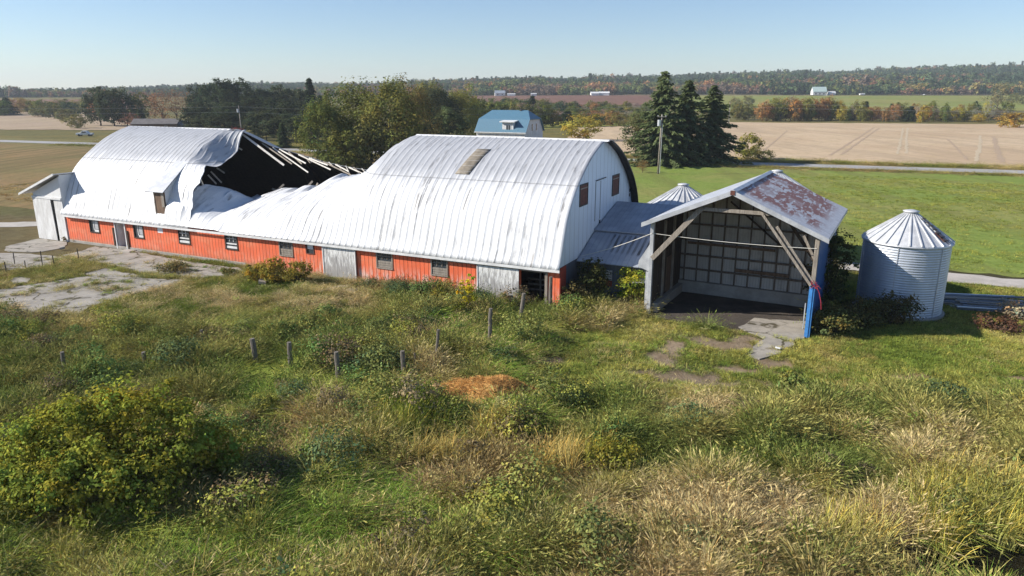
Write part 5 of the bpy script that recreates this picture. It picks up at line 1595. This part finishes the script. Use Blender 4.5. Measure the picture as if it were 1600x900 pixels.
leafy("maple_bush", "big yellow-green leafy bush spreading in the lower left of the pasture", "bush", -15.0, 24.7, 4.2, 8.0, 640, 36000, .115, (.185, .195, .032), 5, .12, 6.0, (1.45, 1.2, .75), .05, .55, None, .35, .52, [(-1.6, .2, 2.0, 2.3, 1.9), (.4, .6, 2.5, 2.0, 1.9), (2.2, .3, 1.8, 1.7, 1.7), (-.3, -1.6, 1.4, 1.9, 1.4), (-3.2, -.4, 1.5, 1.6, 1.5), (3.2, 1.0, 1.3, 1.2, 1.2), (1.6, -1.4, 1.2, 1.5, 1.2), (-2.4, -1.8, 1.1, 1.5, 1.1)])
leafy("tall_brush", "tall dark leafy brush growing between the open shed and the near silo", "bush", 22.6, 50.2, 6.0, 3.3, 150, 5200, .17, (.06, .07, .022), 6, .0, 5.0, None, .10, .3)
for px, b, h, w, c, n, lab in ((1392, 507, 2.1, 3.2, (.07, .065, .03), 1500, "dark weedy shrub in front of the near silo, its left foot"), (1345, 512, 1.9, 3.0, (.08, .075, .03), 1400, "brownish weed bush between the blue post and the silo"), (1300, 520, 1.7, 3.4, (.12, .115, .04), 1500, "shaded weed clump right of the blue post"),
                              (988, 478, 2.9, 2.4, (.19, .22, .03), 1500, "bright yellow-green leafy shrub against the open shed's left post"), (925, 476, 3.6, 2.6, (.05, .055, .02), 1500, "dark viny shrub climbing the link building's front"), (905, 482, 2.0, 2.2, (.10, .08, .035), 900, "brownish weeds beside the red barn corner"),
                              (430, 443, 2.1, 2.4, (.20, .16, .03), 1000, "yellowing weed bush at the foot of the red wall, left of its pair"), (466, 444, 1.8, 2.2, (.17, .145, .03), 900, "yellowing weed bush at the foot of the red wall, right of its pair"), (400, 441, 1.7, 1.6, (.22, .17, .03), 500, "small yellow weed left of the bush pair by the red wall"),
                              (731, 492, 3.3, 1.3, (.30, .26, .02), 520, "slim bright yellow sapling in front of the red wall"), (690, 478, 1.7, 1.4, (.15, .14, .03), 420, "small olive sapling left of the bright yellow one"), (717, 497, 1.3, 1.6, (.13, .15, .03), 450, "low green sapling at the foot of the bright yellow one"), (658, 470, 1.1, 1.2, (.16, .12, .04), 300, "small brown weed near the middle of the red wall"),
                              (1562, 513, .8, 3.4, (.085, .05, .035), 700, "reddish weeds in front of the stacked boards"), (1592, 500, 1.2, 2.4, (.32, .24, .15), 700, "pale tan weeds at the right edge by the stacked boards"), (960, 735, 1.5, 2.6, (.16, .16, .03), 1300, "olive bush among the cattails below the straw heap"), (1240, 605, .9, 1.6, (.15, .17, .05), 500, "low green weed patch in the mown grass in front of the shed"),
                              (270, 425, .9, 2.6, (.13, .115, .05), 500, "low weeds against the barn foundation left of the middle windows"), (355, 432, .7, 1.6, (.12, .12, .04), 260, "small weed tuft by the right end of the foundation"), (120, 376, .7, 2.2, (.16, .12, .06), 300, "dry weeds at the corner of the white side shed")):
    x, y = at(px, b)
    n = int(n * 1.8)
    leafy("weed_shrub", lab, "shrub", x, y, h, w, max(18, n // 26), n, .10 if px == 960 else .13 if n > 700 else .12, c, px, .0, None, (1.3, 1.15, .8), .13, .3)
# ================================================================== GRASS
SRC = {}


def source(colname, meshes):
    c = bpy.data.collections.new(colname)
    for i, me in enumerate(meshes):
        o = bpy.data.objects.new(f"{colname}_{i:02d}", me); c.objects.link(o)
    SRC[colname] = c


def tuft(name, seed, nb, h, spread, width, lean, wind, seedhead=0.0, hv=.3, green=1.0, seg=3):
    r = np.random.default_rng(seed)
    V, Fq, Cc = [], [], []
    for b in range(nb):
        a = r.random() * 6.283; q = spread * math.sqrt(r.random())
        base = np.array([math.cos(a) * q, math.sin(a) * q, 0])
        dirv = np.array([math.cos(a), math.sin(a), 0]) * (.35 + .5 * r.random()) + np.array([1, 0, 0]) * wind + r.normal(size=3) * .25
        dirv[2] = 0
        L_ = h * (1 - hv + 2 * hv * r.random()); le = lean * (.5 + r.random())
        side = np.cross(dirv / (np.linalg.norm(dirv) + 1e-6), [0, 0, 1]) * .7 + r.normal(size=3) * .4; side /= np.linalg.norm(side)
        ts = np.linspace(0, 1, seg + 1); v0 = len(V)
        k = .5 + 1.0 * r.random()
        dry = r.random() < .25
        for t in ts:
            p = base + np.array([0, 0, 1.0]) * L_ * (t - .42 * le * t * t) + dirv * L_ * le * (.25 * t + .75 * t * t)
            w = width * (1 - .85 * t ** 1.6) * (.7 + .6 * r.random())
            V += [p - side * w / 2, p + side * w / 2]
            tip = t ** 1.5
            c = np.array([k, k, k]) * (1 - tip) + k * np.array([1.25, 1.08, .85]) * tip
            if dry: c = c * np.array([1.3, 1.05, .8])
            Cc += [c, c]
        for s_ in range(seg): Fq.append((v0 + 2 * s_, v0 + 2 * s_ + 1, v0 + 2 * s_ + 3, v0 + 2 * s_ + 2))
        if r.random() < seedhead:
            tp = V[-1]; d = (V[-1] - V[-3]); d = d / (np.linalg.norm(d) + 1e-6)
            for z in range(3):
                sd = r.normal(size=3); sd -= d * np.dot(sd, d); sd /= np.linalg.norm(sd); sd *= .012 + .010 * r.random()
                l = .12 + .1 * r.random(); o_ = tp + d * .05 * z; v1 = len(V)
                V += [o_ - d * .02, o_ + d * l * .5 + sd, o_ + d * l, o_ + d * l * .5 - sd]
                c = np.array([1.15, 1.05, .85]) * (.7 + .4 * r.random()); Cc += [c] * 4
                Fq.append((v1, v1 + 1, v1 + 2, v1 + 3))
    me = np_mesh(name, np.array(V), np.array(Fq), np.clip(np.array(Cc), 0, 3)); me.materials.append(M['ileaf']); return me


def weed(name, seed, h, n=34, leaf=.11, sp=.22):
    r = np.random.default_rng(seed)
    C = np.stack([r.normal(size=n) * sp * .6, r.normal(size=n) * sp * .6, h * (.15 + .85 * r.random(n))], 1)
    V, Fq = leaf_quads(C, leaf * (.6 + .8 * r.random(n)), .5, .38, r)
    c = (.7 + .6 * r.random(n))[:, None] * np.array([[1, 1, 1]])
    me = np_mesh(name, V, Fq, np.repeat(c, 4, 0)); me.materials.append(M['ileaf']); return me


source("tall_tuft", [tuft("tall_tuft", 300 + i, 46, .85, .25, .013, .8, .22, .2, .4) for i in range(6)])
source("lush_tuft", [tuft("lush_tuft", 320 + i, 34, .95, .26, .024, 1.0, .5, .05, .3) for i in range(4)])
source("short_tuft", [tuft("short_tuft", 340 + i, 30, .22, .22, .016, .8, .1, 0, .4, seg=2) for i in range(4)])
source("weed_tuft", [weed("weed_tuft", 360 + i, .7, 60, .085) for i in range(4)])
source("reed_tuft", [tuft("reed_tuft", 380 + i, 20, 1.35, .28, .034, .55, .25, .1, .25) for i in range(3)])


def scatter(name, src, P, rot, scl, idx, tint):
    me = bpy.data.meshes.new(name); n = len(P)
    me.vertices.add(n); me.vertices.foreach_set('co', np.asarray(P, np.float32).ravel())
    a = me.attributes.new('rot', 'FLOAT_VECTOR', 'POINT'); a.data.foreach_set('vector', np.asarray(rot, np.float32).ravel())
    a = me.attributes.new('scl', 'FLOAT_VECTOR', 'POINT'); a.data.foreach_set('vector', np.asarray(scl, np.float32).ravel())
    a = me.attributes.new('idx', 'INT', 'POINT'); a.data.foreach_set('value', np.asarray(idx, np.int32))
    a = me.attributes.new('tint', 'FLOAT_COLOR', 'POINT'); c = np.ones((n, 4), np.float32); c[:, :3] = tint; a.data.foreach_set('color', c.ravel())
    o = link(bpy.data.objects.new(name, me)); tag(o, kind='stuff')
    ng = bpy.data.node_groups.new(name, 'GeometryNodeTree')
    ng.interface.new_socket('Geometry', in_out='INPUT', socket_type='NodeSocketGeometry'); ng.interface.new_socket('Geometry', in_out='OUTPUT', socket_type='NodeSocketGeometry')
    N = ng.nodes; i_ = N.new('NodeGroupInput'); o_ = N.new('NodeGroupOutput')
    ip = N.new('GeometryNodeInstanceOnPoints'); ci = N.new('GeometryNodeCollectionInfo')
    ci.inputs['Collection'].default_value = SRC[src]; ci.inputs['Separate Children'].default_value = True; ci.inputs['Reset Children'].default_value = True

    def na(nm, ty):
        x = N.new('GeometryNodeInputNamedAttribute'); x.data_type = ty; x.inputs['Name'].default_value = nm; return x.outputs['Attribute']
    L_ = ng.links.new
    L_(i_.outputs[0], ip.inputs['Points']); L_(ci.outputs[0], ip.inputs['Instance']); ip.inputs['Pick Instance'].default_value = True
    L_(na('idx', 'INT'), ip.inputs['Instance Index']); L_(na('rot', 'FLOAT_VECTOR'), ip.inputs['Rotation']); L_(na('scl', 'FLOAT_VECTOR'), ip.inputs['Scale'])
    L_(ip.outputs[0], o_.inputs[0])
    md = o.modifiers.new('scatter', 'NODES'); md.node_group = ng
    return o


def inside(px, py, poly):
    px, py = np.asarray(px), np.asarray(py); r = np.zeros(px.shape, bool); n = len(poly)
    for i in range(n):
        (x0, y0), (x1, y1) = poly[i], poly[(i + 1) % n]
        c = ((y0 > py) != (y1 > py)) & (px < (x1 - x0) * (py - y0) / (y1 - y0 + 1e-12) + x0); r ^= c
    return r


def candidates(n, r0, r1, az=41):
    a = R(az) * (RNG.random(n) * 2 - 1); q = np.sqrt(r0 ** 2 + (r1 ** 2 - r0 ** 2) * RNG.random(n))
    return np.sin(a) * q, np.cos(a) * q


def allowed(x, y):
    lx, ly = bl(x, y)
    ok = ~((ly > -.25) & (lx > -60.3) & (lx < .3) & (ly < 30)) & ~((ly > 3.4) & (lx > 0) & (lx < 6.3) & (ly < 14)) & ~((lx > 5.9) & (lx < 16.9) & (ly > .3) & (ly < 14.5))
    ok &= np.hypot(x - SILO[0], y - SILO[1]) > 3.2
    ok &= ~((ly > 20.6) & (lx > 5)) & ~((lx < -56) & (ly > 3))
    ok &= (((x - x0) / 3.2) ** 2 + ((y - y0 + .3) / 1.6) ** 2) > 1
    qx, qy = pix(x, y, 0)
    return ok, qx, qy


PALT = np.array([(.54, .475, .30), (.47, .40, .20), (.36, .36, .115), (.18, .25, .075), (.41, .32, .20)])
NT_ = 92000
x, y = candidates(NT_, 17, 78)
ok, qx, qy = allowed(x, y)
z_ = zones(x, y)
onslab = np.zeros(len(x), bool)
for p in SLABS + [APRON]: onslab |= inside(qx, qy, p)
keep_slab = onslab & (fbm(x / .9, y / .9, 3) > .60)
ok &= (~onslab) | keep_slab
pond_ = ((x - 16.6) / 5.0) ** 2 + ((y - 20.2) / 2.1) ** 2 < 1
cl = .55 * fbm(x / 1.9 + 3, y / 1.9, 2) + .45 * fbm(x / .75, y / .75 + 8, 2)                       # clumpiness
far_thin = RNG.random(len(x)) < np.clip(1.25 - (y - 20) / 80, .45, 1)
mown, yard, lush, dirt = z_['mown'], z_['yard'], z_['lush'], z_['dirt']
lx_, ly_ = bl(x, y); mown = np.where((lx_ > 17) & (ly_ > 1.0), 1.0, mown)
rnd = RNG.random(len(x))
base = ok & far_thin & (rnd > dirt * 1.02) & ~pond_
is_lush = base & (RNG.random(len(x)) < lush * .85) & (mown < .4) & (yard < .5)
is_mown = base & ~is_lush & (RNG.random(len(x)) < mown)
is_tall = base & ~is_lush & ~is_mown & (cl > .33 + .16 * yard)


def tints(x, y, dryness, seedoff=0.0):
    n1 = fbm(x / 4.5 + 50 + seedoff, y / 4.5, 3); n2 = fbm(x / 1.1 + 9, y / 1.1 + seedoff, 2); n3 = fbm(x / 9 + 5, y / 9 + 70, 2)
    u = np.clip((n1 - .30) / .42 + (n2 - .5) * .8 + dryness - .05 + RNG.normal(size=len(x)) * .10, 0, 1)   # 1 dry
    c = PALT[3][None] * (1 - u)[:, None] + PALT[0][None] * u[:, None]
    mid = np.exp(-((u - .5) / .28) ** 2)[:, None] * .7
    c = c * (1 - mid) + PALT[2][None] * mid
    rb = (sstep(.56, .70, n3 * .6 + n2 * .4) * .7)[:, None]
    c = c * (1 - rb) + PALT[4][None] * rb
    return c * (.62 + .76 * RNG.random(len(x)))[:, None]


def place(mask, name, src, nvar, hs, ws, tint, yaw_spread, tilt=.12, wind=.35):
    i = np.where(mask)[0]; n = len(i); X, Y = x[i], y[i]
    Z = G(X, Y) - .02
    wa = wind + (fbm(X / 6, Y / 6, 2) - .5) * 2.2
    rot = np.stack([RNG.normal(size=n) * tilt, RNG.normal(size=n) * tilt, wa + RNG.normal(size=n) * yaw_spread], 1)
    scl = np.stack([ws[i], ws[i], hs[i]], 1)
    scatter(name, src, np.stack([X, Y, Z], 1), rot, scl, RNG.integers(0, nvar, n), tint[i])
    return n


hgt = (.20 + 1.25 * (cl - .33) / .35) * (1 - .66 * yard) * (1 - .55 * sstep(.2, .9, mown)) * (.8 + .4 * RNG.random(len(x)))
hgt = np.clip(hgt, .16, 1.5)
one = 1 + .35 * (RNG.random(len(x)) - .5)
dry = yard * .30 + .14 * sstep(560, 760, qx) * sstep(620, 680, qy)
tt = tints(x, y, dry)
n_a = place(is_tall, "tall_grass", "tall_tuft", 6, hgt, one * np.clip(.75 + hgt * .4, .7, 1.3), tt, 1.7, .2)
lt = tints(x, y, -.42, 20.0) * np.array([1.0, 1.3, .85])
n_b = place(is_lush, "lush_grass", "lush_tuft", 4, np.clip(hgt * .85, .35, 1.0), one * 1.1, lt, .9)
mt_ = tints(x, y, -.22, 33.0) * np.array([1.0, 1.1, .8])
n_c = place(is_mown, "short_grass", "short_tuft", 4, (.5 + .9 * cl) * one, one * 1.15, mt_, 3.0, .1)
wd = base & (RNG.random(len(x)) < .04 + .40 * (fbm(x / 2.2 + 30, y / 2.2, 3) > .56)) & (mown < .6)
wt = tints(x, y, -.12, 60.0) * np.array([.95, 1, .7]) * np.where(fbm(x / 1.4, y / 1.4 + 60, 2) > .55, 1.25, .75)[:, None]
n_d = place(wd, "broadleaf_weeds", "weed_tuft", 4, np.clip(hgt * 1.1, .3, 1.3), one, wt, 3.0)
reed = np.zeros(len(x))
for cx, cy, rx, ry in ((890, 715, 75, 32), (640, 668, 70, 26), (770, 690, 40, 30), (1480, 800, 60, 70), (1590, 800, 50, 50), (1330, 850, 60, 40), (1540, 835, 90, 18), (700, 720, 60, 20)):
    reed = np.maximum(reed, sstep(1.2, .6, np.hypot((qx - cx) / rx, (qy - cy) / ry)))
rd_ = ok & (RNG.random(len(x)) < reed * .45)
n_e = place(rd_, "reeds", "reed_tuft", 3, .7 + .5 * RNG.random(len(x)), one, tints(x, y, .02, 77.0) * np.array([1, 1.05, .75]), .9)
# leafy thickets: goldenrod, thistle and bramble mounds standing out of the grass
source("thicket", [crown_mesh(f"thicket", 500 + i, 60, 1100, .052, .62, .52, .42, .20, .0, .35, hollow=.45) for i in range(5)])
for me_ in [o_.data for o_ in SRC["thicket"].objects]:
    me_.materials.clear(); me_.materials.append(M['ileaf'])
tf_ = fbm(x / 3.1 + 80, y / 3.1 + 11, 3)
th = base & (mown < .35) & (yard < .6) & (RNG.random(len(x)) < .0025 + .055 * sstep(.50, .62, tf_) * (1 - .85 * sstep(850, 1000, qx))) & (np.hypot(x + 14.5, y - 24.5) > 4.2)
tcol = np.array([(.11, .17, .05), (.20, .21, .06), (.26, .27, .06), (.19, .15, .085), (.10, .14, .06), (.17, .19, .06)])[(np.clip(fbm(x / 2.2 + 7, y / 2.2 + 90, 2) * 1.6 - .3 + RNG.normal(size=len(x)) * .16, 0, .999) * 6).astype(int)]
tcol = tcol * (.95 + .55 * RNG.random(len(x)))[:, None]
ts_ = .6 + 1.25 * RNG.random(len(x)) ** 1.5
n_h = place(th, "weed_thickets", "thicket", 5, ts_ * (.75 + .5 * RNG.random(len(x))), ts_ * 1.15, tcol, 3.0, .1)
print("thickets", n_h)
# short under-layer that closes the sward
x, y = candidates(52000, 17, 74)
ok, qx, qy = allowed(x, y)
for p in SLABS + [APRON]: ok &= ~inside(qx, qy, p)
z_ = zones(x, y); one = 1 + .4 * (RNG.random(len(x)) - .5)
ub = ok & (RNG.random(len(x)) > z_['dirt']) & ~(((x - 16.6) / 5.0) ** 2 + ((y - 20.2) / 2.1) ** 2 < 1)
n_f = place(ub, "under_grass", "short_tuft", 4, one * (1.0 + .5 * (1 - z_['mown'])), one * 1.3, tints(x, y, -.12, 90.0) * np.array([.72, .78, .6]), 3.0, .1)  # tint darkened so the gaps between clumps look shaded
# tufts that give the hay field and the verges some relief
x, y = candidates(30000, 55, 150)
lx_, ly_ = bl(x, y)
ok = ((lx_ > 3) & (ly_ > 25.8) & (ly_ < 116)) | ((lx_ > 17.2) & (ly_ > 3) & (ly_ < 20.5) & (np.hypot(x - SILO[0], y - SILO[1]) > 3.3)) | ((lx_ < -62.5) & (ly_ > 15) & (ly_ < 60)) | ((lx_ < -60.5) & (ly_ > -20) & (ly_ < -6))
one = 1 + .4 * (RNG.random(len(x)) - .5); cl2 = fbm(x / 6, y / 6, 3)
ok &= RNG.random(len(x)) < .35 + sstep(.45, .6, cl2)
tf = tints(x, y, -.15, 44.0) * np.array([.95, 1.08, .6]) * .95
tf = .4 * tf + .6 * np.array([.20, .245, .065]) * (.8 + .4 * RNG.random(len(x)))[:, None]
bro = (lx_ < -20)[:, None]
tf = np.where(bro, tints(x, y, .15, 12.0) * np.array([.75, .66, .5]), tf)
n_g = place(ok, "field_grass", "short_tuft", 4, one * 1.0, one * 1.9, tf, 3.0, .1)
# rank grass along the road, the drive and the field edges
x = np.concatenate([RNG.uniform(-200, 190, 5200), RNG.uniform(-150, 190, 3600)]); 
yl = 119.5 + .11 * x[:5200] + np.where(RNG.random(5200) < .5, -1, 1) * (5.2 + np.abs(RNG.normal(size=5200)) * 2.2)
lx_ = x.copy(); ly_ = np.concatenate([yl, 119.5 + .11 * x[5200:] + 7 + np.abs(RNG.normal(size=3600)) * 4])
c_, s_ = math.cos(ANG), math.sin(ANG); x, y = BX + c_ * lx_ - s_ * ly_, BY + s_ * lx_ + c_ * ly_
one = 1 + .4 * (RNG.random(len(x)) - .5)
place(y > 60, "verge_grass", "tall_tuft", 6, one * (.28 + .3 * RNG.random(len(x))), one * 2.0, tints(x, y, .10, 5.0) * np.array([.8, .8, .65]), 3.0)
print("tufts", n_a, n_b, n_c, n_d, n_e, n_f, n_g)

# ================================================================== WOOD ON THE HILLS
fm = [crown_mesh("wood_crown", 400 + i, 22, 150, .17, .42, .50, .52, .20, .05, .35) for i in range(4)] + [spruce_mesh("wood_fir", 410 + i, 10, .24, .06, .15, 4) for i in range(2)]
for me in fm:
    me.materials.clear(); me.materials.append(M['ileaf'])
source("wood_tree", fm)
XS, YS = [], []
y_ = 985.0
while y_ < 2060:
    sp = 7.5 if y_ < 1060 else 10.5 if y_ < 1300 else 14
    n = int(y_ * 2.05 / sp); u = (np.arange(n) + RNG.random(n)) / n
    XS.append((u - .5) * 2.05 * y_); YS.append(y_ + RNG.random(n) * sp); y_ += sp
x, y = np.concatenate(XS), np.concatenate(YS)
edge = 990 + 40 * (fbm(x / 120, x * 0 + 3, 3) - .5) * 2
px_ = 800 + 1160.7 * x / y
edge = np.where(px_ < 740, edge - 120 * sstep(740, 600, px_), edge)
k_ = y > edge; x, y, px_ = x[k_], y[k_], px_[k_]
n = len(x)
nz = fbm(x / 90 + 7, y / 150, 3); nz2 = fbm(x / 40, y / 60 + 20, 2)
low = sstep(1250, 1000, y)
conifer = (nz + .12 * sstep(1050, 1500, y) - .10 * low + RNG.normal(size=n) * .10 + .08 * sstep(600, 200, px_) + .07 * sstep(1250, 1350, px_)) > .51
idx = np.where(conifer & (RNG.random(n) < .7), 4 + RNG.integers(0, 2, n), RNG.integers(0, 4, n))
pal = 1.5 * np.array([(.10, .125, .04), (.15, .15, .05), (.23, .125, .055), (.17, .09, .055), (.20, .16, .055), (.14, .105, .075)])
pr = np.clip(((nz2 - .32) / .4 + RNG.normal(size=n) * .18) * 6, 0, 5.99).astype(int)
hue = np.array([0, 1, 4, 2, 3, 5])[pr]
col = pal[hue]
gl = (RNG.random(n) < np.clip(.45 - .5 * low + .4 * sstep(500, 200, px_), 0, 1))
col = np.where(gl[:, None], pal[0] * .8, col)
col = np.where(conifer[:, None], np.array([[.085, .13, .06]]), col) * (.75 + .5 * RNG.random(n))[:, None]
h = (7 + 5 * RNG.random(n) + 5 * (RNG.random(n) < .05)) * (.65 + .75 * fbm(x / 35, y / 35, 2)) * np.where(px_ < 640, .8, 1.0)
scatter("hill_woods", "wood_tree", np.stack([x, y, G(x, y) - .3], 1), np.stack([0 * x, 0 * x, RNG.random(n) * 6.28], 1), np.stack([h * (.75 + .4 * RNG.random(n))] * 2 + [h], 1), idx, col)
print("wood", n)

# ================================================================== LIGHT, SKY, AIR
SUN_EL = R(31.0)
SUN_AZ = math.atan2(-.9998, -.02)                         # the side the sun stands on: left, a little behind the camera
sx, sy = math.sin(SUN_AZ), math.cos(SUN_AZ)
S_ = Vector((sx * math.cos(SUN_EL), sy * math.cos(SUN_EL), math.sin(SUN_EL)))
sun = bpy.data.lights.new("sun", 'SUN'); sun.energy = 5.0; sun.angle = R(.53); sun.color = (1.0, .94, .85)
so = link(bpy.data.objects.new("sun", sun)); so.rotation_euler = S_.to_track_quat('Z', 'Y').to_euler()
so.location = (0, 0, 60)
w = bpy.data.worlds.new("World"); sc.world = w; w.use_nodes = True
nt = w.node_tree; bg = nt.nodes['Background']
sk = nt.nodes.new('ShaderNodeTexSky'); sk.sky_type = 'NISHITA'; sk.sun_disc = False
sk.sun_elevation = SUN_EL; sk.sun_rotation = SUN_AZ % (2 * math.pi)
sk.altitude = 300; sk.air_density = 1.0; sk.dust_density = .15; sk.ozone_density = 2.0
hs = nt.nodes.new('ShaderNodeMix'); hs.data_type = 'RGBA'; hs.blend_type = 'MULTIPLY'; hs.inputs[0].default_value = 1
hs.inputs[7].default_value = (.90, .98, 1.13, 1); nt.links.new(sk.outputs[0], hs.inputs[6]); nt.links.new(hs.outputs[2], bg.inputs[0]); bg.inputs[1].default_value = .078

HAZE = True
if HAZE:
    t = NT("haze_air"); pv = t.node('ShaderNodeVolumePrincipled')
    pv.inputs['Color'].default_value = (.80, .87, .95, 1); pv.inputs['Density'].default_value = .00016; pv.inputs['Anisotropy'].default_value = .1
    t.L(pv.outputs[0], t.out.inputs['Volume'])
    o = MB().box(-4300, 4300, -4300, 4300, -45, 118).build("haze", t.m); tag(o, kind='stuff')

sc.view_settings.view_transform = 'Standard'; sc.view_settings.look = 'None'
sc.view_settings.exposure = .65; sc.view_settings.gamma = 1; sc.view_settings.use_curve_mapping = False
c = sc.cycles
c.max_bounces = 4; c.diffuse_bounces = 2; c.glossy_bounces = 2; c.transmission_bounces = 2; c.volume_bounces = 0; c.transparent_max_bounces = 4
c.use_denoising = True
c.use_adaptive_sampling = True; c.adaptive_threshold = .015
